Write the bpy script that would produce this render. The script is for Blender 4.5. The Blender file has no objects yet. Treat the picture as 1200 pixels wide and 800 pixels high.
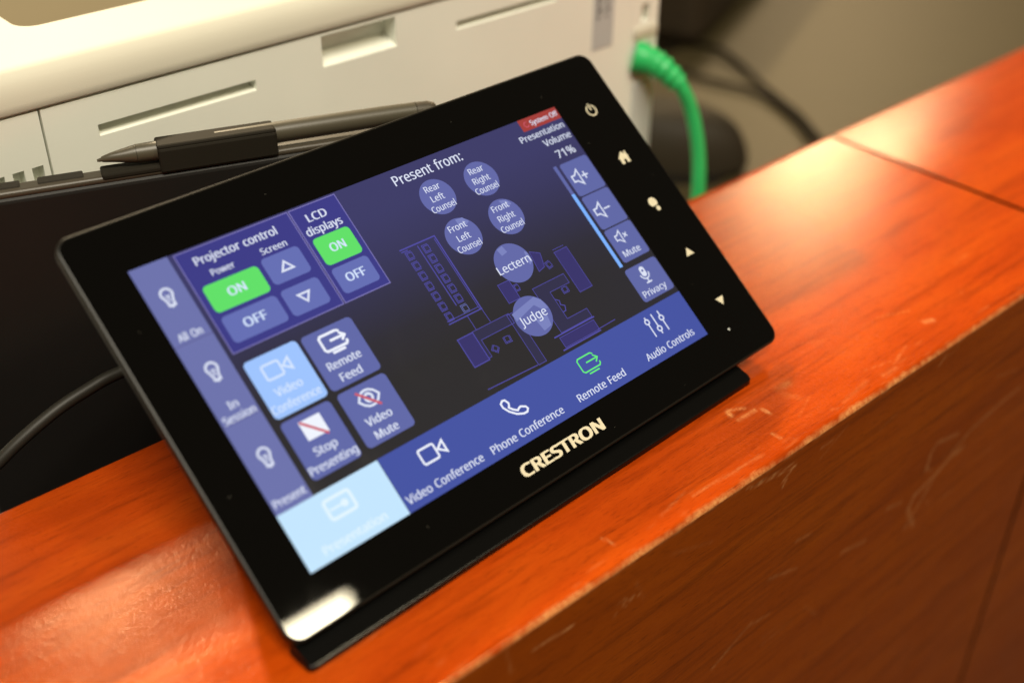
import bpy, bmesh, math, random
from mathutils import Vector, Matrix, noise
random.seed(7)
sc = bpy.context.scene
COL = sc.collection
S = 0.001                       # everything below is in millimetres
rad = math.radians

# ------------------------------------------------------------------ camera
cam_d = bpy.data.cameras.new('camera'); cam = bpy.data.objects.new('camera', cam_d); COL.objects.link(cam)
RIGHT = Vector((0.7484668, -0.6631153, 0.0086933)); DOWN = Vector((-0.3672857, -0.4254035, -0.8271234)); FWD = Vector((0.5521763, 0.6158815, -0.5619531))
m = Matrix((RIGHT, -DOWN, -FWD)).transposed().to_4x4()
m.translation = Vector((-93.5516, -181.9266, 230.5043)) * S
cam.matrix_world = m
cam_d.sensor_width = 36; cam_d.lens = 42.405; cam_d.clip_start = 0.01; cam_d.clip_end = 60
cam_d.dof.use_dof = True; cam_d.dof.focus_distance = 0.362; cam_d.dof.aperture_fstop = 5.3; cam_d.dof.aperture_blades = 7
sc.camera = cam

# ------------------------------------------------------------------ room light
w = bpy.data.worlds.new('World'); sc.world = w; w.use_nodes = True
bg = w.node_tree.nodes['Background']; bg.inputs[0].default_value = (1.0, 0.80, 0.55, 1); bg.inputs[1].default_value = 0.10

def lamp(name, kind, loc, energy, color, **kw):
    d = bpy.data.lights.new(name, kind); d.energy = energy; d.color = color
    o = bpy.data.objects.new(name, d); COL.objects.link(o); o.location = Vector(loc) * S
    tgt = kw.pop('target', None)
    for k, v in kw.items(): setattr(d, k, v)
    if tgt is not None: o.rotation_euler = (Vector(tgt) * S - o.location).to_track_quat('-Z', 'Y').to_euler()
    return o
WARM = (1.0, 0.91, 0.74)
# ceiling panel over the photographer's right shoulder (mirrored in the lower left bezel corner)
lamp('ceiling_and_fill_light', 'AREA', (950, -1564, 2000), 27, (1.0, 0.88, 0.60), shape='RECTANGLE', size=0.30, size_y=0.32)
# added soft fill with no seen source, above and behind the camera
lamp('ceiling_and_fill_light', 'AREA', (-450, -780, 2000), 66, WARM, shape='RECTANGLE', size=1.0, size_y=1.0)
# ceiling downlights behind the counter
lamp('down_light', 'SPOT', (640, 2400, 2000), 50, (1.0, 0.80, 0.52), target=(100, 40, 0), shadow_soft_size=0.05, spot_size=rad(60), spot_blend=0.5)
lamp('down_light', 'SPOT', (930, 3080, 2000), 700, (1.0, 0.80, 0.52), target=(100, 40, 0), shadow_soft_size=0.055, spot_size=rad(60), spot_blend=0.5)
# unseen bright source, right and behind the counter: the sheen on the wood
lamp('sheen_light', 'AREA', (2480, 1520, 1060), 10, (1.0, 0.72, 0.40), shape='RECTANGLE', size=0.30, size_y=0.30, target=(300, 60, 0))

vs = sc.view_settings
vs.view_transform = 'Standard'; vs.look = 'None'; vs.exposure = 0; vs.gamma = 1; vs.use_curve_mapping = False
sc.render.engine = 'CYCLES'
sc.cycles.use_denoising = True
sc.cycles.max_bounces = 6

# ------------------------------------------------------------------ materials
def lin(c):
    f = lambda x: x / 12.92 if x <= 0.04045 else ((x + 0.055) / 1.055) ** 2.4
    return tuple(f(v / 255.0) for v in c)
def mat(name, base, rough=0.4, spec=0.5, emit=None, emit_s=1.0, metal=0.0, coat=0.0, vary=0.0, bump=0.0, bscale=400):
    M = bpy.data.materials.new(name); M.use_nodes = True
    nt = M.node_tree; b = nt.nodes['Principled BSDF']
    b.inputs['Base Color'].default_value = (*base, 1); b.inputs['Roughness'].default_value = rough
    b.inputs['Specular IOR Level'].default_value = spec; b.inputs['Metallic'].default_value = metal
    b.inputs['Coat Weight'].default_value = coat; b.inputs['Coat Roughness'].default_value = 0.1
    if emit:
        b.inputs['Emission Color'].default_value = (*emit, 1); b.inputs['Emission Strength'].default_value = emit_s
    if vary or bump:
        tc = nt.nodes.new('ShaderNodeTexCoord'); n = nt.nodes.new('ShaderNodeTexNoise')
        n.inputs['Scale'].default_value = bscale; n.inputs['Detail'].default_value = 4
        nt.links.new(tc.outputs['Object'], n.inputs['Vector'])
        if vary:
            n2 = nt.nodes.new('ShaderNodeTexNoise'); n2.inputs['Scale'].default_value = 25; n2.inputs['Detail'].default_value = 5
            nt.links.new(tc.outputs['Object'], n2.inputs['Vector'])
            mx = nt.nodes.new('ShaderNodeMix'); mx.data_type = 'RGBA'
            mx.inputs[6].default_value = (*[v * (1 - vary) for v in base], 1); mx.inputs[7].default_value = (*[min(1, v * (1 + vary)) for v in base], 1)
            nt.links.new(n2.outputs['Fac'], mx.inputs[0]); nt.links.new(mx.outputs[2], b.inputs['Base Color'])
        if bump:
            bp = nt.nodes.new('ShaderNodeBump'); bp.inputs['Strength'].default_value = bump; bp.inputs['Distance'].default_value = 0.0003
            nt.links.new(n.outputs['Fac'], bp.inputs['Height']); nt.links.new(bp.outputs['Normal'], b.inputs['Normal'])
    return M

def wood(name, c_light, c_mid, c_dark, rough, grain_axis=0, wear_col=(0.78, 0.34, 0.11), bump=0.30, coat=0.0, spec=0.45):
    M = bpy.data.materials.new(name); M.use_nodes = True
    nt = M.node_tree; N = nt.nodes; Lk = nt.links; b = N['Principled BSDF']
    tc = N.new('ShaderNodeTexCoord')
    def mapping(sc3):
        mp = N.new('ShaderNodeMapping'); mp.inputs['Scale'].default_value = sc3
        Lk.new(tc.outputs['Object'], mp.inputs['Vector']); return mp
    def nz(sc3, scale, detail, rgh=0.55, dist=0.0):
        n = N.new('ShaderNodeTexNoise'); n.inputs['Scale'].default_value = scale; n.inputs['Detail'].default_value = detail
        n.inputs['Roughness'].default_value = rgh; n.inputs['Distortion'].default_value = dist
        Lk.new(mapping(sc3).outputs[0], n.inputs['Vector']); return n
    def ramp(src, stops):
        r = N.new('ShaderNodeValToRGB'); e = r.color_ramp.elements
        e[0].position, e[0].color = stops[0][0], (*stops[0][1], 1); e[1].position, e[1].color = stops[-1][0], (*stops[-1][1], 1)
        for p, c in stops[1:-1]:
            x = e.new(p); x.color = (*c, 1)
        Lk.new(src, r.inputs[0]); return r
    def mixc(fac, a, bb, mode='MIX'):
        x = N.new('ShaderNodeMix'); x.data_type = 'RGBA'; x.blend_type = mode
        if isinstance(fac, float): x.inputs[0].default_value = fac
        else: Lk.new(fac, x.inputs[0])
        for i, v in ((6, a), (7, bb)):
            if isinstance(v, tuple): x.inputs[i].default_value = (*v, 1)
            else: Lk.new(v, x.inputs[i])
        return x.outputs[2]
    st = lambda along, across: (along, across, across) if grain_axis == 0 else (across, across, along)
    big = nz(st(9, 38), 1.0, 6, 0.65, 0.6)
    c = ramp(big.outputs['Fac'], [(0.30, c_dark), (0.5, c_mid), (0.72, c_light)]).outputs[0]
    streak = nz(st(14, 260), 1.0, 7, 0.75, 0.3)
    c = mixc(ramp(streak.outputs['Fac'], [(0.34, (0.62,) * 3), (0.50, (0, 0, 0))]).outputs[0], c, tuple(v * 0.55 for v in c_dark))
    pore = nz(st(170, 2300), 1.0, 3, 0.6)
    c = mixc(ramp(pore.outputs['Fac'], [(0.30, (0.7,) * 3), (0.42, (0, 0, 0))]).outputs[0], c, tuple(v * 0.45 for v in c_dark))
    at = N.new('ShaderNodeAttribute'); at.attribute_name = 'wear'
    wn = nz((1, 1, 1), 900, 4, 0.7)
    mul = N.new('ShaderNodeMath'); mul.operation = 'MULTIPLY'; Lk.new(at.outputs['Fac'], mul.inputs[0])
    wr = ramp(wn.outputs['Fac'], [(0.35, (0.35,) * 3), (0.60, (1, 1, 1))])
    Lk.new(wr.outputs[0], mul.inputs[1])
    c = mixc(mul.outputs[0], c, wear_col)
    Lk.new(c, b.inputs['Base Color'])
    rn = nz((1, 1, 1), 60, 4)
    rr = N.new('ShaderNodeMapRange'); rr.inputs['To Min'].default_value = rough * 0.8; rr.inputs['To Max'].default_value = rough * 1.25
    Lk.new(rn.outputs['Fac'], rr.inputs['Value']); Lk.new(rr.outputs[0], b.inputs['Roughness'])
    b.inputs['Specular IOR Level'].default_value = spec; b.inputs['Specular Tint'].default_value = (1.0, 0.66, 0.36, 1)   # warm light of the sheen put into the reflection tint
    b.inputs['Coat Weight'].default_value = coat; b.inputs['Coat Roughness'].default_value = 0.08
    bn = nz(st(650, 1000), 1.0, 4, 0.6)
    b1 = N.new('ShaderNodeBump'); b1.inputs['Strength'].default_value = bump; b1.inputs['Distance'].default_value = 0.00022
    Lk.new(bn.outputs['Fac'], b1.inputs['Height'])
    peel = nz((1, 1, 1), 1150, 2, 0.5)
    b2 = N.new('ShaderNodeBump'); b2.inputs['Strength'].default_value = bump * 1.05; b2.inputs['Distance'].default_value = 0.00012
    Lk.new(peel.outputs['Fac'], b2.inputs['Height']); Lk.new(b1.outputs['Normal'], b2.inputs['Normal'])
    Lk.new(b2.outputs['Normal'], b.inputs['Normal'])
    return M

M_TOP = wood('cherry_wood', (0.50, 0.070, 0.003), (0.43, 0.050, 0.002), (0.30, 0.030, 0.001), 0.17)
M_FRONT = wood('cherry_veneer_shaded', (0.29, 0.058, 0.0008), (0.25, 0.046, 0.0006), (0.21, 0.036, 0.0005), 0.38, spec=0.10, wear_col=(0.52, 0.24, 0.09), bump=0.15)  # front cherry darkened in its colour for the shade on this face
M_DESK = mat('tan_laminate', (0.050, 0.038, 0.015), 0.5, vary=0.10, bump=0.1)
M_GLASS = mat('black_glass', (0.0008, 0.0008, 0.0007), 0.045, 0.42)
def smear(M, lo, hi):
    nt = M.node_tree; b = nt.nodes['Principled BSDF']; tc = nt.nodes.new('ShaderNodeTexCoord'); n = nt.nodes.new('ShaderNodeTexNoise')
    n.inputs['Scale'].default_value = 38; n.inputs['Detail'].default_value = 6; n.inputs['Distortion'].default_value = 1.5
    r = nt.nodes.new('ShaderNodeMapRange'); r.inputs['From Min'].default_value = 0.45; r.inputs['From Max'].default_value = 0.75; r.inputs['To Min'].default_value = lo; r.inputs['To Max'].default_value = hi
    nt.links.new(tc.outputs['Object'], n.inputs['Vector']); nt.links.new(n.outputs['Fac'], r.inputs['Value']); nt.links.new(r.outputs[0], b.inputs['Roughness'])
smear(M_GLASS, 0.02, 0.04)
M_EDGE = mat('black_edge', (0.008, 0.007, 0.005), 0.32, 0.22)
M_BLACK = mat('black_plastic', (0.008, 0.0075, 0.007), 0.42, 0.4, bump=0.15, bscale=3000)
M_STAND = mat('black_stand', (0.0018, 0.0018, 0.0016), 0.25, 0.28, bump=0.06, bscale=2500)
M_CASE = mat('tablet_case', (0.010, 0.009, 0.008), 0.55, 0.3, vary=0.2)
M_RIM = mat('tablet_rim', (0.055, 0.045, 0.031), 0.45, 0.5, vary=0.15)
M_CLIP = mat('clip_black', (0.016, 0.0135, 0.009), 0.75, 0.15, vary=0.2)
M_PEN = mat('pen_grey', (0.070, 0.061, 0.041), 0.38, 0.5, vary=0.15)
M_PRINT = mat('cream_print', (0.66, 0.60, 0.44), 0.5, 0.3)
M_CREAM = mat('cream_plastic', (0.87, 0.885, 0.80), 0.5, 0.3, vary=0.06, bump=0.12, bscale=2500)
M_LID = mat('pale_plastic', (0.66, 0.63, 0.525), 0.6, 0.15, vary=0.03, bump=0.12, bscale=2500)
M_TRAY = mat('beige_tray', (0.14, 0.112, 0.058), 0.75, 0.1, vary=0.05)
M_GREY = mat('pale_grey_plastic', (0.60, 0.63, 0.60), 0.45, 0.4, vary=0.04)
M_SEAM = mat('seam_dark', (0.03, 0.026, 0.02), 0.7, 0.2)
M_STICK = mat('sticker', (0.50, 0.53, 0.53), 0.45, 0.4)
M_INK = mat('ink', (0.10, 0.105, 0.11), 0.6, 0.2)
M_GREEN = mat('green_cable', (0.025, 0.50, 0.135), 0.38, 0.5, vary=0.08)
M_CABLE = mat('grey_cable', (0.020, 0.018, 0.013), 0.5, 0.4, vary=0.1)
M_DCABLE = mat('dark_cable', (0.012, 0.009, 0.005), 0.85, 0.08, vary=0.1)
M_DUST = mat('dust', (0.16, 0.15, 0.12), 0.9, 0.1)
M_BLOCKB = mat('dark_block_brown', (0.030, 0.021, 0.011), 0.6, 0.3, vary=0.2)
M_GADGET = mat('dark_gadget', (0.026, 0.021, 0.013), 0.6, 0.2, vary=0.1)

UI = {}
def ui(key, rgb, k=1.0):
    if key not in UI:
        UI[key] = mat('display_' + key, (0.004, 0.004, 0.004), 0.06, 0.4, emit=tuple(v * k for v in lin(rgb)))
    return UI[key]
ui('side', (108, 114, 172)); ui('sideline', (96, 96, 150)); ui('panel', (58, 57, 134)); ui('panelline', (122, 116, 182))
ui('button', (100, 110, 180)); ui('green', (96, 224, 104)); ui('light', (158, 196, 255)); ui('tile', (196, 230, 255))
ui('bar', (67, 82, 162)); ui('barlight', (124, 178, 255)); ui('circle', (98, 104, 168)); ui('circlelit', (122, 130, 190))
ui('vol', (95, 103, 166)); ui('grey', (96, 104, 168)); ui('red', (164, 60, 56)); ui('slash', (205, 92, 108)); ui('white', (222, 228, 246)); ui('soft', (214, 230, 255))
ui('tiletext', (228, 246, 255)); ui('iconwhite', (240, 244, 255)); ui('mapfill', (54, 49, 106)); ui('mapfill2', (48, 46, 74)); ui('mapline', (80, 76, 164)); ui('greenline', (104, 240, 120))
def gradient_mat():
    M = bpy.data.materials.new('display_background'); M.use_nodes = True; nt = M.node_tree; b = nt.nodes['Principled BSDF']
    b.inputs['Base Color'].default_value = (0.004, 0.004, 0.004, 1); b.inputs['Roughness'].default_value = 0.06; b.inputs['Specular IOR Level'].default_value = 0.4
    a = nt.nodes.new('ShaderNodeAttribute'); a.attribute_name = 'picture'; nt.links.new(a.outputs['Color'], b.inputs['Emission Color']); b.inputs['Emission Strength'].default_value = 1
    return M
M_BG = gradient_mat(); smear(M_BG, 0.05, 0.16)

# ------------------------------------------------------------------ helpers
def tag(o, label=None, cat=None, group=None, kind=None):
    for k, v in (('label', label), ('category', cat), ('group', group), ('kind', kind)):
        if v: o[k] = v
    return o
def empty(name, loc, label, cat, rotz=0, group=None):
    o = bpy.data.objects.new(name, None); COL.objects.link(o); o.location = Vector(loc) * S; o.rotation_euler = (0, 0, rotz); o.empty_display_size = 0.02
    return tag(o, label, cat, group)
class MB:
    """collects polygons in millimetres, several materials, built as ONE mesh object"""
    def __init__(self): self.v = []; self.f = []; self.mi = []; self.sm = []; self.mats = []
    def m(self, M):
        if M not in self.mats: self.mats.append(M)
        return self.mats.index(M)
    def poly(self, pts, M, smooth=False):
        b = len(self.v); self.v += [tuple(p) for p in pts]; self.f.append(tuple(range(b, b + len(pts)))); self.mi.append(self.m(M)); self.sm.append(smooth)
    def mesh(self, vs, fs, M, smooth=False):
        b = len(self.v); self.v += [tuple(p) for p in vs]; i = self.m(M)
        for f in fs: self.f.append(tuple(b + k for k in f)); self.mi.append(i); self.sm.append(smooth)
    def box(self, x0, x1, y0, y1, z0, z1, M, bevel=0.0, seg=2):
        bm = bmesh.new(); bmesh.ops.create_cube(bm, size=1)
        for q in bm.verts: q.co = Vector(((x0 + x1) / 2 + q.co.x * (x1 - x0), (y0 + y1) / 2 + q.co.y * (y1 - y0), (z0 + z1) / 2 + q.co.z * (z1 - z0)))
        if bevel: bmesh.ops.bevel(bm, geom=bm.edges[:], offset=bevel, segments=seg, profile=0.5, affect='EDGES')
        bm.verts.index_update(); self.mesh([q.co[:] for q in bm.verts], [[q.index for q in f.verts] for f in bm.faces], M, False); bm.free()
    def tube(self, path, r, M, n=14, cap=True):
        P = [Vector(p) for p in path]; R = r if isinstance(r, (list, tuple)) else [r] * len(P)
        vs = []; fs = []; up = None
        for i, p in enumerate(P):
            t = (P[min(i + 1, len(P) - 1)] - P[max(i - 1, 0)]).normalized()
            if up is None: up = t.orthogonal().normalized()
            up = (up - t * up.dot(t)).normalized(); s = t.cross(up)
            for k in range(n):
                a = 2 * math.pi * k / n; vs.append(p + (up * math.cos(a) + s * math.sin(a)) * R[i])
        for i in range(len(P) - 1):
            for k in range(n): fs.append([i * n + k, i * n + (k + 1) % n, (i + 1) * n + (k + 1) % n, (i + 1) * n + k])
        self.mesh(vs, fs, M, True)
        if cap:
            self.poly([vs[k] for k in range(n)][::-1], M); self.poly([vs[(len(P) - 1) * n + k] for k in range(n)], M)
    def build(self, name, parent=None, loc=None, xf=None):
        me = bpy.data.meshes.new(name)
        vv = self.v if xf is None else [xf(*p) for p in self.v]
        me.from_pydata([tuple(c * S for c in p) for p in vv], [], self.f)
        for M in self.mats: me.materials.append(M)
        for p, i, s in zip(me.polygons, self.mi, self.sm): p.material_index = i; p.use_smooth = s
        me.update()
        o = bpy.data.objects.new(name, me); COL.objects.link(o)
        if parent: o.parent = parent
        if loc: o.location = Vector(loc) * S
        return o
def smooth_path(pts, n=8):
    P = [Vector(p) for p in pts]; out = []
    for i in range(len(P) - 1):
        a, b, c, d = P[max(i - 1, 0)], P[i], P[i + 1], P[min(i + 2, len(P) - 1)]
        for k in range(n):
            t = k / n
            out.append(0.5 * ((2 * b) + (c - a) * t + (2 * a - 5 * b + 4 * c - d) * t * t + (3 * b - a - 3 * c + d) * t ** 3))
    out.append(P[-1]); return out
def rrect(x0, x1, y0, y1, r, n=6):
    out = []
    for cx, cy, a0 in ((x1 - r, y1 - r, 0), (x0 + r, y1 - r, 90), (x0 + r, y0 + r, 180), (x1 - r, y0 + r, 270)):
        for k in range(n + 1):
            a = rad(a0 + 90 * k / n); out.append((cx + r * math.cos(a), cy + r * math.sin(a)))
    return out

# writing: letter shapes as flat polygons (advance | outline points | faces), in thousandths of the letter size
SANS = {
 '%': '666|156 581 193 575 223 560 246 534 263 498 273 454 277 402 273 349 264 305 247 269 224 243 194 227 156 221 121 227 92 243 69 269 53 305 43 349 39 402 42 454 52 498 67 534 90 560 119 575 156 531 138 527 123 516 112 498 104 473 99 441 98 402 99 362 104 330 112 305 123 286 138 276 156 272 175 275 191 286 203 304 211 330 216 362 218 402 216 441 211 473 203 498 191 516 175 527 523 573 205 0 144 0 461 573 507 351 543 346 573 330 596 304 613 269 624 225 627 172 624 120 614 76 598 40 575 13 544 -3 507 -8 472 -3 443 13 420 40 403 76 393 120 390 172 393 225 402 269 418 304 440 330 470 346 507 301 488 297 473 286 462 269 455 244 450 212 448 172 450 133 455 100 462 75 473 57 488 46 507 43 526 46 541 57 553 75 562 100 567 132 569 172 567 212 562 244 553 269 541 286 526 297|23 1 0,22 1 23,22 2 1,50 48 51,50 49 48,21 2 22,21 3 2,20 25 21,25 24 21,24 3 21,24 47 3,47 4 3,20 26 25,46 4 47,20 27 26,45 4 46,20 28 27,44 4 45,44 5 4,19 28 20,19 29 28,43 5 44,18 29 19,43 6 5,18 30 29,42 6 43,17 30 18,17 31 30,41 6 42,41 7 6,17 32 31,40 7 41,75 53 52,16 32 17,40 8 7,74 53 75,74 54 53,73 54 74,73 55 54,16 33 32,39 8 40,15 33 16,39 9 8,15 34 33,38 9 39,72 77 73,77 76 73,76 55 73,76 99 55,99 56 55,72 78 77,98 56 99,15 35 34,72 79 78,97 56 98,37 9 38,15 36 35,36 9 37,15 9 36,14 9 15,14 10 9,71 79 72,97 57 56,71 80 79,96 57 97,71 81 80,95 57 96,13 10 14,13 11 10,12 11 13,70 81 71,95 58 57,70 82 81,94 58 95,69 82 70,69 83 82,93 58 94,93 59 58,69 84 83,92 59 93,92 60 59,68 84 69,68 85 84,91 60 92,91 61 60,67 85 68,67 86 85,90 61 91,67 87 86,89 61 90,67 88 87,88 61 89,67 61 88,66 61 67,66 62 61,65 62 66,65 63 62,65 64 63',
 '1': '458|285 0 216 0 216 400 216 415 216 428 216 439 216 450 217 460 217 470 218 479 218 489 219 499 211 491 203 483 196 477 188 471 179 463 169 455 108 405 71 452 226 573 285 573|19 21 20,19 11 21,11 0 21,19 12 11,10 0 11,19 13 12,9 0 10,19 14 13,8 0 9,19 15 14,19 16 15,7 0 8,19 17 16,6 0 7,19 18 17,5 0 6,4 0 5,3 0 4,2 0 3,1 0 2',
 '7': '458|109 0 344 508 35 508 35 573 419 573 419 518 187 0|2 4 3,2 5 4,2 1 5,1 6 5,0 6 1',
 ':': '215|58 387 59 405 64 419 72 429 82 436 94 440 107 441 120 440 132 436 142 429 151 419 156 405 157 387 156 369 151 355 142 345 132 338 120 333 107 332 94 333 82 338 72 345 64 355 59 369 58 43 59 61 64 75 72 85 82 92 94 96 107 97 120 96 132 92 142 85 151 75 156 61 157 43 156 26 151 12 142 2 132 -6 120 -10 107 -11 94 -10 82 -6 72 2 64 12 59 26|29 31 30,28 31 29,28 32 31,27 32 28,27 33 32,26 33 27,26 34 33,25 34 26,25 35 34,24 35 25,24 36 35,47 36 24,47 37 36,46 37 47,46 38 37,45 38 46,45 39 38,44 39 45,44 40 39,44 41 40,43 41 44,43 42 41,5 7 6,4 7 5,4 8 7,3 8 4,3 9 8,2 9 3,2 10 9,1 10 2,1 11 10,0 11 1,0 12 11,23 12 0,23 13 12,22 13 23,22 14 13,21 14 22,21 15 14,20 15 21,20 16 15,19 16 20,19 17 16,18 17 19',
 'A': '512|437 0 368 177 141 177 73 0 0 0 224 575 289 575 512 0 282 415 280 420 278 428 274 438 271 449 267 461 263 473 260 484 257 493 255 500 252 490 249 479 247 468 244 457 241 447 238 438 235 429 232 421 230 415 165 241 346 241|4 6 5,4 17 6,17 7 6,4 18 17,16 7 17,15 7 16,4 19 18,14 7 15,4 20 19,13 7 14,4 21 20,12 7 13,4 22 21,11 7 12,4 23 22,4 24 23,10 7 11,4 25 24,9 7 10,4 26 25,8 7 9,4 27 26,28 7 8,4 2 27,2 28 27,2 1 28,1 7 28,4 3 2,0 7 1',
 'C': '506|323 517 294 516 266 510 241 502 217 490 196 474 178 456 162 434 149 410 139 383 131 353 127 321 125 286 128 241 135 200 147 164 164 132 186 105 213 83 244 68 281 58 322 55 347 56 371 58 394 62 416 66 438 72 460 78 460 15 438 8 416 2 393 -2 369 -6 342 -7 312 -8 257 -4 208 8 166 28 130 56 101 90 78 131 62 178 52 230 49 287 51 329 57 369 67 406 81 440 99 471 120 499 145 523 174 543 206 559 242 571 281 578 324 581 353 580 381 577 409 572 435 565 460 557 482 547 453 486 435 494 415 501 394 508 372 513 348 516|54 56 55,54 57 56,53 57 54,53 58 57,53 59 58,52 59 53,52 60 59,51 60 52,51 61 60,51 66 61,66 65 61,65 64 61,64 63 61,63 62 61,50 0 51,0 67 51,67 66 51,49 1 50,1 0 50,49 2 1,49 3 2,49 4 3,48 4 49,48 5 4,48 6 5,47 6 48,47 7 6,46 7 47,46 8 7,46 9 8,45 9 46,45 10 9,44 10 45,44 11 10,43 11 44,43 12 11,42 12 43,42 13 12,42 14 13,41 14 42,41 15 14,40 15 41,40 16 15,40 17 16,39 17 40,39 18 17,38 18 39,38 19 18,26 28 27,25 28 26,38 20 19,24 28 25,23 28 24,38 21 20,22 28 23,21 28 22,37 21 38,37 28 21,36 28 37,36 29 28,35 29 36,35 30 29,35 31 30,35 32 31,34 32 35,34 33 32',
 'D': '585|536 292 533 231 521 177 501 131 474 91 439 58 399 33 351 15 297 4 237 0 78 0 78 573 254 573 309 569 359 558 404 540 443 516 476 484 502 446 521 401 533 350 460 289 457 337 449 379 435 415 416 444 391 469 361 487 327 500 287 508 244 511 150 511 150 62 228 62 299 68 357 87 402 119 434 164 454 220|10 31 11,31 12 11,31 13 12,31 14 13,31 15 14,31 16 15,31 30 16,30 29 16,29 17 16,10 32 31,28 17 29,27 17 28,26 17 27,26 18 17,25 18 26,25 19 18,24 19 25,23 19 24,23 20 19,22 20 23,22 0 20,21 0 22,21 1 0,38 1 21,38 2 1,37 2 38,37 3 2,36 3 37,36 4 3,35 4 36,35 5 4,34 5 35,33 5 34,10 33 32,10 5 33,10 6 5,10 7 6,10 8 7,10 9 8',
 'E': '446|398 0 78 0 78 573 398 573 398 509 150 509 150 330 383 330 383 268 150 268 150 63 398 63|1 5 2,5 3 2,5 4 3,1 6 5,1 9 6,9 7 6,9 8 7,1 10 9,1 11 10,1 0 11',
 'F': '416|150 0 78 0 78 573 398 573 398 509 150 509 150 306 383 306 383 243 150 243|1 5 2,5 3 2,5 4 3,1 6 5,1 9 6,9 7 6,9 8 7,1 0 9',
 'H': '594|516 0 443 0 443 267 150 267 150 0 78 0 78 573 150 573 150 330 443 330 443 573 516 573|5 7 6,5 8 7,9 11 10,9 0 11,5 3 8,3 9 8,3 2 9,2 0 9,5 4 3,1 0 2',
 'I': '271|239 0 32 0 32 42 99 57 99 515 32 531 32 573 239 573 239 531 172 515 172 57 239 42|5 7 6,5 8 7,4 8 5,4 9 8,3 9 4,3 10 9,2 10 3,2 11 10,1 11 2,1 0 11',
 'J': '219|-3 -152 -16 -152 -27 -151 -37 -150 -46 -147 -55 -145 -63 -142 -63 -81 -54 -83 -45 -85 -35 -87 -25 -88 -15 -89 -5 -89 8 -88 21 -85 33 -81 45 -74 54 -65 63 -53 69 -38 73 -19 74 3 74 573 146 573 146 9 144 -26 138 -56 128 -82 114 -104 96 -122 75 -135 52 -145 25 -150|22 24 23,22 25 24,22 26 25,21 26 22,20 26 21,20 27 26,19 27 20,18 27 19,18 28 27,17 28 18,16 28 17,6 8 7,15 28 16,15 29 28,6 9 8,6 10 9,14 29 15,6 11 10,6 12 11,13 29 14,6 13 12,6 29 13,6 30 29,6 31 30,6 32 31,5 32 6,5 33 32,4 33 5,3 33 4,2 33 3,2 0 33,1 0 2',
 'L': '420|78 0 78 573 150 573 150 64 400 64 400 0|0 2 1,0 3 2,0 4 3,0 5 4',
 'M': '727|330 0 142 502 139 502 140 490 141 477 142 461 142 444 143 426 144 407 144 387 144 367 144 347 144 0 78 0 78 573 184 573 361 103 364 103 544 573 650 573 650 0 578 0 578 352 578 371 579 389 579 408 580 426 580 443 581 460 582 475 583 489 584 501 581 501 390 0|13 2 14,2 15 14,2 1 15,1 16 15,17 32 18,32 19 18,32 31 19,31 20 19,13 3 2,0 16 1,17 33 32,30 20 31,13 4 3,29 20 30,13 5 4,28 20 29,13 6 5,27 20 28,13 7 6,26 20 27,13 8 7,25 20 26,24 20 25,13 9 8,23 20 24,13 10 9,22 20 23,13 11 10,21 20 22,13 12 11,0 17 16,0 33 17',
 'N': '609|532 0 447 0 141 476 138 476 139 462 140 448 141 432 142 415 142 397 143 378 144 359 144 340 144 320 144 0 78 0 78 573 161 573 467 99 470 99 469 109 469 121 468 137 467 155 466 173 466 193 465 213 464 232 464 249 464 573 532 573|14 3 15,3 16 15,3 2 16,2 17 16,27 29 28,27 0 29,14 4 3,1 17 2,14 5 4,14 6 5,14 7 6,14 8 7,14 9 8,14 10 9,14 11 10,14 12 11,14 13 12,26 0 27,25 0 26,24 0 25,23 0 24,22 0 23,21 0 22,20 0 21,19 0 20,18 0 19,1 18 17,1 0 18',
 'O': '626|577 287 576 244 570 204 561 166 547 132 531 101 510 73 486 49 459 29 428 13 393 1 355 -6 314 -8 271 -6 232 1 196 13 165 29 138 49 114 73 94 101 78 132 65 167 56 204 51 245 49 288 52 344 62 396 78 442 100 482 130 517 166 545 208 565 258 577 314 581 369 577 417 565 459 545 495 517 524 483 547 442 564 396 574 344 125 287 127 241 134 200 145 163 161 131 182 104 207 83 238 67 273 58 314 55 354 58 390 67 420 83 445 104 465 131 481 163 492 200 499 241 501 287 496 354 481 411 456 457 421 491 373 511 314 518 274 515 238 506 207 490 182 469 161 443 145 411 134 374 127 333|32 34 33,32 35 34,31 35 32,31 36 35,30 36 31,30 37 36,29 66 30,66 37 30,29 67 66,65 37 66,65 38 37,28 67 29,28 68 67,64 38 65,28 69 68,63 38 64,28 70 69,63 39 38,27 70 28,27 71 70,62 39 63,27 72 71,62 40 39,26 72 27,26 73 72,61 40 62,61 41 40,25 73 26,25 74 73,60 41 61,24 74 25,60 0 41,24 42 74,23 42 24,23 43 42,59 0 60,59 1 0,22 43 23,59 2 1,22 44 43,58 2 59,21 44 22,58 3 2,57 3 58,21 45 44,20 45 21,57 4 3,20 46 45,56 4 57,19 46 20,56 5 4,19 47 46,55 5 56,19 48 47,54 5 55,18 48 19,54 6 5,18 49 48,53 6 54,17 49 18,53 7 6,17 50 49,52 7 53,17 51 50,51 7 52,17 7 51,16 7 17,16 8 7,15 8 16,15 9 8,14 9 15,14 10 9,13 10 14,13 11 10,12 11 13',
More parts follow.
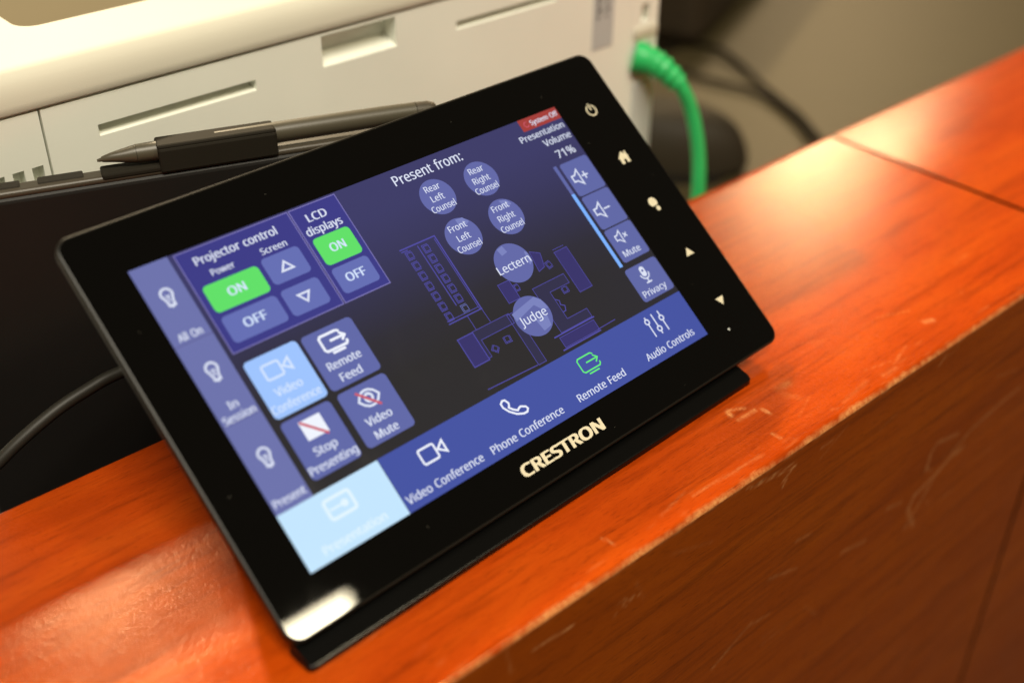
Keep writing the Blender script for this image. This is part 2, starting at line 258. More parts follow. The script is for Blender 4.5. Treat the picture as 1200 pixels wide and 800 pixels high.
 'P': '485|229 573 297 568 352 553 393 528 421 495 439 454 444 404 443 381 439 358 433 336 423 316 411 296 395 278 375 262 351 249 324 238 292 230 256 225 216 223 150 223 150 0 78 0 78 573 223 511 150 511 150 285 208 285 242 286 272 290 298 296 320 306 338 318 352 334 362 352 368 375 370 401 366 435 354 462 334 484 306 499 269 508|21 24 22,24 0 22,24 1 0,24 2 1,24 3 2,24 23 3,23 40 3,40 4 3,21 25 24,39 4 40,38 4 39,38 5 4,37 5 38,36 5 37,36 6 5,35 6 36,35 7 6,34 7 35,34 8 7,33 8 34,33 9 8,32 9 33,32 10 9,31 10 32,30 10 31,30 11 10,29 11 30,28 11 29,28 12 11,27 12 28,26 12 27,21 19 25,19 26 25,19 12 26,19 13 12,19 14 13,19 15 14,19 16 15,19 17 16,19 18 17,21 20 19',
 'R': '498|236 573 281 571 320 565 353 555 381 540 404 522 422 500 434 474 442 444 444 410 442 381 437 356 427 334 415 315 401 298 385 285 367 274 349 264 330 257 487 0 403 0 264 237 150 237 150 0 78 0 78 573 232 510 150 510 150 298 236 298 278 301 312 310 338 325 355 347 366 374 370 407 368 430 363 450 355 467 343 480 328 491 310 500 287 505 261 509|24 27 25,27 0 25,27 1 0,27 2 1,27 3 2,27 4 3,27 5 4,27 26 5,26 43 5,43 6 5,24 28 27,42 6 43,41 6 42,41 7 6,40 7 41,39 7 40,38 7 39,38 8 7,37 8 38,36 8 37,36 9 8,35 9 36,35 10 9,34 10 35,34 11 10,33 11 34,33 12 11,32 12 33,32 13 12,31 13 32,31 14 13,30 14 31,29 14 30,29 15 14,24 22 28,22 29 28,22 15 29,22 16 15,22 17 16,22 18 17,22 21 18,21 19 18,24 23 22,20 19 21',
 'S': '440|403 153 400 121 392 92 378 66 359 44 335 26 307 11 274 1 238 -6 198 -8 177 -8 157 -7 137 -5 118 -2 100 1 83 4 68 9 54 14 41 19 41 88 62 80 86 72 113 65 142 59 171 56 201 55 228 56 252 60 273 66 290 74 305 85 316 98 324 113 329 129 330 147 329 164 325 180 318 194 308 207 295 218 277 230 255 241 228 253 196 265 172 274 151 284 131 294 114 305 98 317 85 330 74 344 65 359 57 375 52 393 49 413 48 435 51 464 58 490 71 513 89 533 110 550 136 563 165 573 197 579 231 581 262 580 290 577 318 572 343 565 367 558 389 549 366 487 346 495 325 502 302 508 278 513 254 516 229 517 207 516 187 513 169 507 155 499 142 489 133 478 126 464 122 450 121 434 122 416 126 400 133 386 143 373 156 362 172 351 193 341 217 330 246 318 278 306 307 293 332 279 353 264 371 247 385 228 395 206 401 181|63 65 64,63 66 65,62 66 63,62 67 66,61 67 62,61 68 67,61 69 68,60 69 61,60 70 69,59 70 60,59 76 70,76 75 70,75 74 70,74 73 70,73 72 70,72 71 70,58 77 59,77 76 59,58 78 77,58 79 78,57 79 58,57 80 79,57 81 80,57 82 81,56 82 57,56 83 82,56 84 83,56 85 84,55 85 56,55 86 85,54 86 55,54 87 86,54 88 87,53 88 54,53 89 88,52 89 53,52 90 89,51 90 52,51 91 90,51 92 91,50 92 51,50 93 92,49 93 50,49 94 93,49 95 94,48 95 49,48 96 95,47 96 48,47 97 96,46 97 47,45 97 46,45 98 97,44 98 45,44 99 98,43 99 44,42 99 43,42 100 99,41 100 42,41 101 100,40 101 41,39 101 40,39 102 101,38 102 39,37 102 38,37 103 102,36 103 37,36 0 103,35 0 36,34 0 35,34 1 0,33 1 34,32 1 33,32 2 1,31 2 32,30 2 31,30 3 2,18 20 19,29 3 30,18 21 20,28 3 29,18 22 21,28 4 3,27 4 28,18 23 22,26 4 27,18 24 23,25 4 26,18 25 24,18 4 25,18 5 4,18 6 5,17 6 18,16 6 17,16 7 6,15 7 16,14 7 15,13 7 14,13 8 7,12 8 13,11 8 12,11 9 8,10 9 11',
 'T': '446|259 0 187 0 187 509 8 509 8 573 437 573 437 509 259 509|3 5 4,3 6 5,2 6 3,1 7 2,7 6 2,1 0 7',
 'V': '481|481 573 277 0 204 0 0 573 75 573 204 205 210 190 215 175 220 160 224 146 228 132 231 119 235 106 238 93 241 80 243 93 246 106 250 119 253 133 257 147 262 161 267 176 271 191 277 207 405 573|2 4 3,2 5 4,23 0 24,23 1 0,22 1 23,2 6 5,21 1 22,2 7 6,20 1 21,2 8 7,19 1 20,2 9 8,18 1 19,2 10 9,17 1 18,2 11 10,16 1 17,2 12 11,15 1 16,2 13 12,14 1 15,2 14 13,2 1 14',
 'a': '450|231 437 279 433 318 422 347 403 368 375 381 338 385 293 385 0 334 0 320 61 317 61 304 46 292 33 279 22 265 13 250 5 234 -1 216 -5 195 -7 172 -8 148 -7 124 -2 103 6 84 16 68 30 55 48 45 68 39 92 37 119 43 159 59 192 87 219 127 238 179 251 243 257 316 259 316 285 313 317 306 342 293 359 275 371 253 378 227 380 205 379 183 376 163 370 143 363 124 355 106 347 84 400 104 410 126 419 151 426 177 432 204 436 252 208 204 203 167 195 141 182 124 165 113 144 110 119 112 97 120 79 132 66 148 56 167 51 188 49 223 52 253 62 279 79 299 103 311 134 315 172 315 210|54 1 0,53 1 54,53 2 1,52 2 53,51 2 52,51 3 2,50 3 51,49 3 50,49 4 3,48 47 49,47 46 49,46 45 49,45 44 49,44 43 49,43 42 49,42 4 49,41 4 42,40 4 41,40 5 4,39 5 40,38 5 39,37 5 38,37 6 5,36 6 37,36 7 6,35 7 36,34 74 35,74 7 35,33 74 34,32 74 33,31 74 32,30 55 31,55 74 31,73 7 74,30 56 55,30 57 56,30 58 57,29 58 30,29 59 58,72 7 73,29 60 59,28 60 29,28 61 60,71 7 72,27 61 28,27 62 61,70 9 71,9 7 71,27 63 62,26 63 27,26 64 63,69 9 70,25 64 26,25 65 64,68 10 69,10 9 69,68 11 10,8 7 9,25 66 65,67 11 68,25 67 66,25 11 67,24 11 25,24 12 11,24 13 12,23 13 24,23 14 13,22 14 23,22 15 14,21 15 22,21 16 15,21 17 16,20 17 21,20 18 17,19 18 20',
 'c': '385|241 -8 204 -5 170 2 139 15 112 34 88 58 69 87 55 123 47 165 44 213 47 262 56 305 71 342 90 372 114 396 142 415 174 428 208 435 245 438 267 437 288 435 309 431 328 426 344 421 358 415 337 356 323 361 308 365 292 370 275 373 259 375 244 376 217 374 193 368 172 358 155 343 141 325 131 303 123 277 119 247 117 213 119 181 123 152 131 126 141 104 155 86 172 71 191 61 214 55 240 53 262 54 283 56 302 60 319 65 336 71 351 78 351 15 336 8 320 3 304 -2 285 -5 264 -7|17 19 18,17 20 19,16 20 17,16 21 20,16 22 21,15 22 16,15 23 22,15 24 23,14 24 15,14 29 24,29 28 24,28 27 24,27 26 24,26 25 24,13 31 14,31 30 14,30 29 14,13 32 31,13 33 32,12 33 13,12 34 33,12 35 34,12 36 35,11 36 12,11 37 36,10 37 11,10 38 37,10 39 38,9 39 10,9 40 39,9 41 40,8 41 9,8 42 41,7 42 8,7 43 42,7 44 43,6 44 7,6 45 44,5 45 6,5 46 45,54 56 55,5 47 46,53 56 54,52 56 53,5 48 47,51 56 52,4 48 5,50 56 51,4 49 48,49 56 50,4 56 49,3 56 4,2 56 3,2 57 56,2 58 57,2 59 58,1 59 2,1 60 59,1 61 60,0 61 1',
 'd': '493|221 -8 171 -2 128 17 92 48 65 91 49 146 44 214 49 282 66 338 93 381 128 413 171 432 221 438 243 437 262 434 280 429 296 423 310 416 323 407 335 397 345 386 354 374 359 374 359 383 358 393 356 405 355 418 355 429 354 438 354 609 425 609 425 0 368 0 358 58 354 58 345 46 335 35 323 24 310 15 296 7 279 1 262 -4 242 -7 232 51 273 55 305 67 328 88 343 117 352 154 355 200 355 213 352 263 343 304 329 336 306 360 274 375 231 379 196 374 168 359 146 334 130 300 120 260 117 213 120 165 130 125 146 93 168 69 197 55|28 30 29,28 31 30,11 13 12,27 31 28,11 14 13,11 15 14,10 15 11,10 16 15,26 31 27,10 17 16,25 31 26,10 18 17,9 18 10,9 19 18,24 31 25,9 20 19,23 31 24,9 56 20,56 21 20,22 31 23,8 57 9,57 56 9,55 21 56,54 21 55,54 22 21,54 53 22,53 52 22,52 31 22,8 58 57,8 59 58,7 59 8,7 60 59,51 31 52,7 61 60,6 61 7,50 31 51,6 62 61,5 62 6,49 31 50,5 63 62,48 31 49,5 64 63,47 31 48,4 64 5,4 65 64,46 31 47,4 66 65,3 66 4,45 33 46,33 31 46,3 67 66,44 34 45,34 33 45,44 35 34,32 31 33,3 43 67,43 35 44,3 35 43,2 35 3,2 36 35,2 37 36,2 38 37,1 38 2,1 39 38,1 40 39,1 41 40,0 41 1,0 42 41',
 'e': '452|234 438 269 435 301 427 329 414 354 396 374 373 390 346 402 315 409 281 411 244 411 201 117 201 122 157 134 119 154 90 181 69 215 56 254 52 280 53 305 56 327 60 348 66 370 73 392 82 392 20 370 11 349 4 327 -1 304 -5 279 -7 251 -8 212 -5 176 3 143 17 114 36 90 61 70 91 56 126 47 167 44 212 47 257 55 297 68 333 86 364 108 390 134 411 164 426 198 435 233 380 202 377 175 366 154 348 137 323 125 293 119 257 338 257 336 281 333 302 326 322 318 338 306 353 292 364 276 373 256 378|47 1 0,47 2 1,46 2 47,46 3 2,45 3 46,45 4 3,44 4 45,44 5 4,43 48 44,48 5 44,43 49 48,63 5 48,62 5 63,43 50 49,61 5 62,61 6 5,43 51 50,60 6 61,42 51 43,59 6 60,42 52 51,59 7 6,58 7 59,41 52 42,41 53 52,57 7 58,57 8 7,56 8 57,40 53 41,40 54 53,56 9 8,55 9 56,40 55 54,40 9 55,39 9 40,39 10 9,38 11 39,11 10 39,38 12 11,37 12 38,37 13 12,36 13 37,36 14 13,35 14 36,35 15 14,22 24 23,21 24 22,35 16 15,20 24 21,34 16 35,19 24 20,34 17 16,18 24 19,17 24 18,34 24 17,33 24 34,33 25 24,32 25 33,32 26 25,32 27 26,31 27 32,31 28 27,31 29 28,30 29 31',
 'f': '275|266 375 158 375 158 0 87 0 87 375 12 375 12 408 87 432 87 457 89 492 95 522 104 547 116 568 132 585 152 597 174 606 199 612 227 613 244 613 259 612 274 609 287 606 300 603 310 599 292 544 283 546 273 549 262 552 251 554 239 555 228 556 206 553 189 545 175 532 166 513 160 489 158 458 158 430 266 430|16 18 17,16 19 18,15 19 16,15 20 19,15 21 20,14 21 15,14 22 21,14 23 22,14 24 23,13 26 14,26 25 14,25 24 14,12 29 13,29 28 13,28 27 13,27 26 13,11 30 12,30 29 12,11 31 30,11 32 31,10 32 11,10 33 32,10 34 33,9 34 10,9 35 34,8 35 9,8 36 35,8 37 36,7 37 8,6 37 7,6 38 37,6 0 38,5 0 6,4 0 5,3 1 4,1 0 4,3 2 1',
 'g': '493|221 438 248 436 273 431 297 422 319 409 338 393 355 373 359 373 369 430 425 430 425 -7 423 -46 416 -80 404 -109 388 -135 367 -155 341 -172 310 -183 274 -190 233 -192 202 -192 174 -189 147 -186 122 -180 99 -174 78 -165 78 -100 99 -110 123 -118 149 -125 177 -130 206 -133 237 -134 271 -130 300 -119 324 -101 341 -77 352 -48 355 -13 355 4 355 11 356 21 356 32 357 43 357 51 358 57 354 57 338 37 320 21 299 8 275 -1 250 -6 221 -8 170 -2 126 18 91 51 65 95 49 149 44 214 49 278 65 332 91 377 126 411 169 431 230 379 207 376 187 370 169 359 153 344 140 326 130 303 123 277 119 247 117 213 120 165 130 124 146 92 169 68 197 54 232 50 253 51 271 53 288 58 303 65 315 74 326 85 336 98 343 113 349 131 353 151 355 173 356 197 356 214 355 251 350 282 343 309 332 331 319 348 302 362 281 371 257 377|63 1 0,63 2 1,62 2 63,62 3 2,7 9 8,7 10 9,62 4 3,61 4 62,61 5 4,61 64 5,64 6 5,61 65 64,100 6 64,60 65 61,99 6 100,60 66 65,99 7 6,99 98 7,98 97 7,97 96 7,96 95 7,95 94 7,94 10 7,60 67 66,60 68 67,60 69 68,59 69 60,59 70 69,59 71 70,93 10 94,58 71 59,58 72 71,92 10 93,58 73 72,57 73 58,91 10 92,57 74 73,90 10 91,89 10 90,57 75 74,88 10 89,56 75 57,87 10 88,56 76 75,86 10 87,85 45 86,45 10 86,55 76 56,55 77 76,84 45 85,83 45 84,55 78 77,82 45 83,81 46 82,46 45 82,81 47 46,44 10 45,55 79 78,80 47 81,43 10 44,79 47 80,54 79 55,54 47 79,42 10 43,54 48 47,41 10 42,54 49 48,40 10 41,53 49 54,39 10 40,53 50 49,38 10 39,53 51 50,52 51 53,38 11 10,37 11 38,37 12 11,36 12 37,35 12 36,35 13 12,25 27 26,34 13 35,34 14 13,25 28 27,25 29 28,33 14 34,25 30 29,25 31 30,32 14 33,25 32 31,25 14 32,25 15 14,25 16 15,24 16 25,24 17 16,23 17 24,22 17 23,22 18 17,21 18 22,20 18 21,20 19 18',
 'h': '495|139 431 139 420 138 410 138 399 137 389 136 379 135 370 140 370 149 385 161 397 174 407 188 416 204 424 221 429 238 434 255 436 273 437 306 435 335 430 360 421 382 408 399 391 413 370 423 344 429 314 431 280 431 0 361 0 361 275 358 307 351 333 338 353 319 367 295 376 265 379 235 377 210 370 189 360 173 347 160 329 150 308 144 283 140 254 139 222 139 0 68 0 68 609 139 609|45 47 46,45 0 47,15 17 16,14 17 15,14 18 17,13 18 14,45 1 0,13 19 18,12 19 13,11 19 12,11 20 19,45 2 1,10 20 11,45 3 2,10 21 20,9 21 10,45 4 3,8 21 9,8 34 21,34 22 21,45 5 4,7 34 8,45 6 5,7 35 34,33 22 34,7 36 35,32 22 33,45 7 6,45 40 7,40 39 7,39 38 7,38 37 7,37 36 7,32 23 22,31 23 32,30 23 31,30 24 23,29 24 30,29 25 24,45 41 40,28 25 29,45 42 41,28 26 25,27 26 28,45 43 42,45 44 43',
 'i': '207|104 591 115 590 124 586 133 580 140 572 144 560 145 546 144 532 140 521 133 512 124 506 115 502 104 501 93 502 83 506 75 512 68 521 64 532 63 546 64 560 68 572 75 580 83 586 93 590 139 430 139 0 68 0 68 430|26 24 27,26 25 24,23 1 0,22 1 23,22 2 1,21 2 22,21 3 2,20 3 21,20 4 3,19 4 20,19 5 4,18 5 19,18 6 5,17 6 18,17 7 6,16 7 17,16 8 7,15 8 16,15 9 8,14 9 15,14 10 9,13 10 14,13 11 10,12 11 13',
 'j': '207|63 546 64 560 68 572 75 580 83 586 93 590 104 591 115 590 124 586 133 580 140 572 144 560 145 546 144 532 140 521 133 512 124 506 115 502 104 501 93 502 83 506 75 512 68 521 64 532 18 -192 5 -192 -7 -191 -18 -190 -27 -188 -36 -185 -44 -183 -44 -126 -36 -128 -28 -130 -19 -132 -10 -133 -1 -134 9 -134 25 -132 39 -128 51 -120 61 -108 66 -90 68 -67 68 430 139 430 139 -64 137 -90 133 -113 126 -133 116 -151 103 -166 87 -177 67 -186 44 -191|43 45 44,43 46 45,43 47 46,42 47 43,42 48 47,41 48 42,40 48 41,40 49 48,39 49 40,30 32 31,38 49 39,30 33 32,30 34 33,30 35 34,37 49 38,30 36 35,37 50 49,30 37 36,30 50 37,30 51 50,30 52 51,30 53 52,29 53 30,28 53 29,28 54 53,27 54 28,26 54 27,26 24 54,25 24 26,5 7 6,4 7 5,4 8 7,3 8 4,3 9 8,2 9 3,2 10 9,1 10 2,1 11 10,0 11 1,0 12 11,23 12 0,23 13 12,22 13 23,22 14 13,21 14 22,21 15 14,20 15 21,20 16 15,19 16 20,19 17 16,18 17 19',
 'l': '207|139 0 68 0 68 609 139 609|1 3 2,1 0 3',
 'm': '749|540 438 584 434 621 421 649 401 669 371 681 330 685 280 685 0 615 0 615 277 613 308 606 333 594 353 577 367 555 376 528 379 490 374 460 362 438 342 423 315 414 280 411 237 411 0 342 0 342 277 341 298 337 317 332 333 325 347 315 359 303 367 289 374 272 377 253 379 227 377 204 370 185 360 170 347 158 329 150 308 144 283 140 255 139 223 139 0 68 0 68 430 125 430 136 371 140 371 149 385 160 398 173 409 186 418 201 425 217 431 233 435 249 437 266 438 298 436 325 430 349 420 369 406 386 388 398 366 402 366 418 388 438 406 461 420 486 430 512 436|56 58 57,69 1 0,55 58 56,55 59 58,68 1 69,54 59 55,68 2 1,53 59 54,53 60 59,67 2 68,44 46 45,44 47 46,52 60 53,67 3 2,52 61 60,66 3 67,51 61 52,50 61 51,50 62 61,65 3 66,65 4 3,49 62 50,64 15 65,15 4 65,49 32 62,32 63 62,48 33 49,33 32 49,48 34 33,64 16 15,14 4 15,31 63 32,48 35 34,13 4 14,64 17 16,30 63 31,44 48 47,44 39 48,39 38 48,38 37 48,37 36 48,36 35 48,13 5 4,29 63 30,12 5 13,29 64 63,29 17 64,29 18 17,28 18 29,11 5 12,27 18 28,27 19 18,26 19 27,10 5 11,10 6 5,25 19 26,25 20 19,44 40 39,9 6 10,24 20 25,44 41 40,9 7 6,24 21 20,23 21 24,8 7 9,44 42 41,23 22 21,44 43 42',
 'n': '495|275 438 322 434 361 421 391 401 413 371 426 330 431 280 431 0 361 0 361 275 358 307 351 333 338 353 319 367 295 376 265 379 222 374 189 361 166 338 151 308 142 269 139 223 139 0 68 0 68 430 125 430 136 371 140 371 150 385 162 398 175 409 190 418 206 425 222 431 239 435 257 437|35 1 0,34 1 35,33 1 34,33 2 1,32 2 33,23 25 24,23 26 25,31 2 32,31 3 2,30 3 31,29 3 30,29 4 3,28 4 29,27 15 28,15 4 28,27 16 15,14 4 15,13 4 14,27 17 16,23 27 26,23 19 27,19 18 27,18 17 27,13 5 4,12 5 13,11 5 12,10 5 11,10 6 5,23 20 19,9 6 10,9 7 6,8 7 9,23 21 20,23 22 21',
 'o': '485|442 216 440 181 436 150 428 121 417 95 404 71 388 51 369 33 348 18 324 7 299 -1 271 -6 241 -8 214 -6 188 -1 163 7 140 18 119 33 100 51 84 71 70 95 59 121 51 150 46 181 44 216 47 261 55 301 68 336 87 367 110 392 137 412 169 426 204 435 244 438 281 435 316 426 347 412 374 392 398 367 417 336 431 301 439 261 117 216 119 184 123 154 130 128 141 105 155 86 172 71 192 59 216 53 243 51 270 53 294 59 314 71 331 86 345 105 356 128 363 154 367 184 369 216 367 248 363 277 355 303 345 325 331 344 314 359 294 370 270 376 242 379 202 374 171 359 147 335 130 303 120 263|32 34 33,31 34 32,31 35 34,30 35 31,30 36 35,29 36 30,29 37 36,29 38 37,28 69 29,69 38 29,28 70 69,68 38 69,67 38 68,28 71 70,66 38 67,66 39 38,27 71 28,27 72 71,65 39 66,64 39 65,26 72 27,64 40 39,26 73 72,63 40 64,62 40 63,26 74 73,25 74 26,62 41 40,61 41 62,25 42 74,24 42 25,61 0 41,60 0 61,23 42 24,23 43 42,59 0 60,59 1 0,23 44 43,58 1 59,22 44 23,58 2 1,22 45 44,57 2 58,21 45 22,57 3 2,21 46 45,56 3 57,20 46 21,56 4 3,20 47 46,55 4 56,19 47 20,55 5 4,19 48 47,54 5 55,18 48 19,54 6 5,18 49 48,53 6 54,18 50 49,52 6 53,18 51 50,51 6 52,17 51 18,17 6 51,17 7 6,16 7 17,16 8 7,16 9 8,15 9 16,14 9 15,14 10 9,14 11 10,13 11 14,13 12 11',
 'p': '493|273 438 322 432 365 413 401 383 428 339 444 284 449 216 447 170 439 129 427 93 410 62 390 37 365 17 337 3 306 -5 272 -8 251 -7 231 -4 213 1 197 7 182 15 170 24 158 33 148 44 139 55 134 55 135 45 136 33 137 20 138 7 139 -5 139 -16 139 -192 68 -192 68 430 126 430 136 371 139 371 148 383 158 394 170 405 182 414 197 422 213 429 231 434 251 437 260 379 233 377 210 371 190 362 174 349 161 333 152 313 145 289 141 261 139 229 139 216 140 182 144 152 150 126 159 103 172 85 188 70 208 59 233 53 261 51 286 53 308 60 326 72 341 88 354 108 364 131 371 157 375 186 376 217 373 262 363 302 348 334 325 359 296 374|45 1 0,44 1 45,43 1 44,43 2 1,33 35 34,33 36 35,42 2 43,41 2 42,40 2 41,40 3 2,39 3 40,38 3 39,37 46 38,46 3 38,46 79 3,79 4 3,37 47 46,37 48 47,78 4 79,33 37 36,33 53 37,53 52 37,52 51 37,51 50 37,50 49 37,49 48 37,77 4 78,77 5 4,76 5 77,75 5 76,33 54 53,75 6 5,74 6 75,33 55 54,33 56 55,73 6 74,33 57 56,73 7 6,72 7 73,33 58 57,72 8 7,71 8 72,33 59 58,70 8 71,70 9 8,33 25 59,25 60 59,69 9 70,25 61 60,69 10 9,68 10 69,25 62 61,67 10 68,25 63 62,67 11 10,66 11 67,25 24 63,24 64 63,33 26 25,23 64 24,65 11 66,23 65 64,23 11 65,33 27 26,22 11 23,22 12 11,21 12 22,33 28 27,20 12 21,33 29 28,20 13 12,19 13 20,18 13 19,33 30 29,18 14 13,17 14 18,16 14 17,16 15 14,33 31 30,33 32 31',
 'r': '331|269 438 277 438 286 437 295 437 304 436 312 435 319 433 310 368 303 370 296 371 287 372 279 373 271 374 264 374 248 373 232 369 217 363 202 355 189 346 176 334 166 321 156 305 149 289 143 270 140 251 139 229 139 0 68 0 68 430 126 430 134 351 137 351 147 367 158 381 170 395 183 407 198 418 214 426 231 433 249 437|39 1 0,39 2 1,39 3 2,39 4 3,38 4 39,38 5 4,38 6 5,38 7 6,37 7 38,27 29 28,27 30 29,36 7 37,35 7 36,34 8 35,8 7 35,33 11 34,11 10 34,10 9 34,9 8 34,32 13 33,13 12 33,12 11 33,32 14 13,32 15 14,32 16 15,31 16 32,31 17 16,31 18 17,27 31 30,27 23 31,23 22 31,22 21 31,21 20 31,20 19 31,19 18 31,27 24 23,27 25 24,27 26 25',
 's': '384|348 119 346 92 339 69 327 49 311 32 292 18 268 6 241 -2 210 -6 176 -8 148 -7 122 -5 99 -1 78 5 59 11 42 19 42 83 60 75 81 67 104 60 128 54 153 50 178 49 211 51 236 57 256 66 269 79 277 94 280 112 279 123 276 132 271 141 264 150 253 158 239 167 222 176 200 185 174 196 148 206 124 217 103 228 84 239 69 252 57 266 48 283 43 302 41 324 46 358 61 386 85 408 118 425 157 435 202 438 228 437 252 434 275 430 298 424 319 417 339 409 315 353 297 360 278 366 258 372 238 377 218 379 197 380 171 379 149 374 131 366 118 356 111 343 108 328 109 317 113 307 119 298 127 290 139 282 154 274 172 266 193 256 219 246 245 236 268 226 289 215 306 203 321 191 333 176 341 159 346 140|51 53 52,51 54 53,50 54 51,50 55 54,50 56 55,49 56 50,49 57 56,49 58 57,49 63 58,63 62 58,62 61 58,61 60 58,60 59 58,48 65 49,65 64 49,64 63 49,47 66 48,66 65 48,47 67 66,47 68 67,47 69 68,46 69 47,46 70 69,46 71 70,46 72 71,45 72 46,45 73 72,45 74 73,44 74 45,44 75 74,44 76 75,43 76 44,43 77 76,43 78 77,42 78 43,42 79 78,42 80 79,41 80 42,41 81 80,40 81 41,40 82 81,39 82 40,39 83 82,38 83 39,38 84 83,37 84 38,37 85 84,36 85 37,36 86 85,35 86 36,35 87 86,34 87 35,33 87 34,33 88 87,32 88 33,31 88 32,30 88 31,30 0 88,29 0 30,28 0 29,28 1 0,27 1 28,26 1 27,26 2 1,15 17 16,25 2 26,15 18 17,25 3 2,15 19 18,24 3 25,15 20 19,23 3 24,15 21 20,22 3 23,15 22 21,15 3 22,15 4 3,15 5 4,14 5 15,14 6 5,13 6 14,13 7 6,12 7 13,11 7 12,11 8 7,10 8 11,10 9 8',
 't': '289|212 50 222 50 233 51 245 53 255 54 264 56 272 59 272 5 263 1 253 -2 240 -4 226 -6 213 -8 200 -8 178 -7 157 -3 138 4 120 13 104 27 91 44 82 66 76 93 74 125 74 375 13 375 13 409 75 437 103 528 144 528 144 430 269 430 269 375 144 375 144 127 146 103 153 83 163 69 177 58 193 52|26 28 27,26 29 28,25 29 26,25 30 29,25 31 30,24 31 25,23 31 24,22 32 23,32 31 23,22 33 32,22 34 33,21 34 22,21 35 34,20 35 21,20 36 35,20 37 36,19 37 20,5 7 6,19 38 37,4 7 5,3 7 4,2 7 3,19 0 38,1 7 2,0 7 1,19 7 0,18 7 19,17 7 18,16 7 17,16 8 7,15 8 16,15 9 8,15 10 9,14 10 15,14 11 10,14 12 11,13 12 14',
 'u': '495|427 430 427 0 370 0 359 57 356 57 346 43 334 31 321 20 306 11 290 4 273 -1 256 -5 238 -7 220 -8 187 -6 159 -1 134 8 112 21 95 38 81 59 71 85 65 114 63 148 63 430 135 430 135 153 137 122 145 96 158 76 176 62 200 53 230 51 260 53 285 59 306 69 323 82 336 100 345 121 352 146 356 175 357 206 357 430|22 24 23,22 25 24,40 0 41,40 1 0,39 1 40,38 1 39,22 26 25,21 26 22,37 1 38,21 27 26,36 1 37,20 27 21,35 3 36,3 1 36,20 28 27,19 28 20,34 3 35,19 29 28,33 3 34,19 30 29,18 30 19,32 4 33,4 3 33,32 5 4,2 1 3,18 31 30,31 5 32,18 5 31,18 6 5,17 6 18,17 7 6,16 7 17,16 8 7,16 9 8,15 9 16,15 10 9,14 10 15,14 11 10,14 12 11,13 12 14',
 'v': '407|163 0 0 430 75 430 167 176 171 164 176 151 180 137 185 123 189 109 193 96 197 83 199 72 201 63 204 63 207 72 210 84 214 96 218 110 222 124 227 138 232 152 237 165 241 176 332 430 407 430 244 0|0 2 1,0 3 2,22 24 23,22 25 24,0 4 3,21 25 22,20 25 21,0 5 4,19 25 20,0 6 5,18 25 19,0 7 6,17 25 18,0 8 7,16 25 17,0 9 8,15 25 16,0 10 9,14 25 15,0 11 10,13 25 14,0 12 11,0 13 12,0 25 13',
 'w': '630|346 243 342 254 339 265 336 276 333 287 330 297 328 308 325 317 323 326 321 335 319 343 317 351 316 357 313 357 312 351 310 343 308 335 306 326 304 317 302 307 299 297 297 286 294 275 291 264 287 253 284 242 207 1 127 1 9 431 82 431 141 201 145 186 149 170 153 154 157 139 160 124 163 109 166 96 168 84 169 73 172 73 174 80 176 88 178 97 180 107 182 117 185 128 187 138 190 149 193 160 196 170 199 180 201 188 277 431 354 431 428 188 432 176 436 163 440 149 444 135 447 122 451 109 454 96 456 84 457 74 460 74 462 84 464 95 466 108 469 122 473 137 477 153 481 169 485 185 489 201 549 431 621 431 502 1 419 1|27 29 28,27 30 29,52 54 53,52 13 54,13 12 54,12 55 54,74 76 75,74 77 76,52 14 13,11 55 12,52 15 14,10 55 11,52 16 15,9 55 10,52 17 16,8 55 9,7 55 8,52 18 17,6 55 7,52 19 18,5 55 6,52 20 19,4 55 5,52 21 20,3 55 4,52 22 21,2 55 3,52 23 22,1 55 2,52 24 23,0 55 1,52 25 24,78 55 0,52 26 25,27 31 30,73 77 74,51 26 52,78 56 55,27 32 31,72 77 73,50 26 51,78 57 56,27 33 32,49 26 50,71 77 72,78 58 57,48 26 49,27 34 33,70 77 71,78 59 58,47 26 48,27 35 34,46 26 47,69 77 70,78 60 59,45 26 46,27 36 35,68 77 69,78 61 60,44 26 45,27 37 36,78 62 61,67 77 68,43 26 44,42 26 43,78 63 62,27 38 37,66 77 67,41 26 42,78 64 63,27 39 38,65 77 66,40 26 41,78 65 64,78 77 65,27 40 39,27 26 40',
 'y': '409|1 430 76 430 169 185 174 171 179 157 184 144 188 130 193 117 196 105 200 92 203 80 205 68 209 68 212 83 217 100 224 121 231 142 238 164 245 186 333 430 409 430 224 -59 213 -85 201 -108 188 -130 173 -148 157 -164 138 -176 117 -185 94 -191 67 -192 55 -192 44 -192 34 -190 25 -189 16 -188 9 -186 9 -130 15 -131 22 -132 30 -133 38 -134 47 -135 56 -135 72 -134 86 -131 99 -126 110 -118 121 -110 130 -99 138 -87 145 -73 152 -59 174 -2|53 1 0,53 2 1,18 20 19,18 21 20,17 21 18,53 3 2,53 4 3,16 21 17,53 5 4,53 6 5,15 21 16,53 7 6,14 21 15,53 8 7,53 9 8,13 21 14,53 10 9,12 21 13,53 11 10,53 12 11,53 21 12,52 21 53,51 21 52,51 22 21,50 22 51,50 23 22,49 23 50,48 23 49,48 24 23,47 24 48,46 24 47,45 24 46,45 25 24,36 38 37,44 25 45,36 39 38,36 40 39,36 41 40,43 25 44,36 42 41,36 43 42,36 25 43,36 26 25,36 27 26,36 28 27,36 29 28,35 29 36,34 29 35,33 29 34,32 29 33,32 30 29,31 30 32',
}
def _load(d):
    out = {}
    for ch, t in d.items():
        adv, v, f = t.split('|'); v = list(map(int, v.split()))
        out[ch] = (int(adv) / 1000, [(v[k] / 1000, v[k + 1] / 1000) for k in range(0, len(v), 2)], [tuple(map(int, q.split())) for q in f.split(',')])
    return out
SANS = _load(SANS)
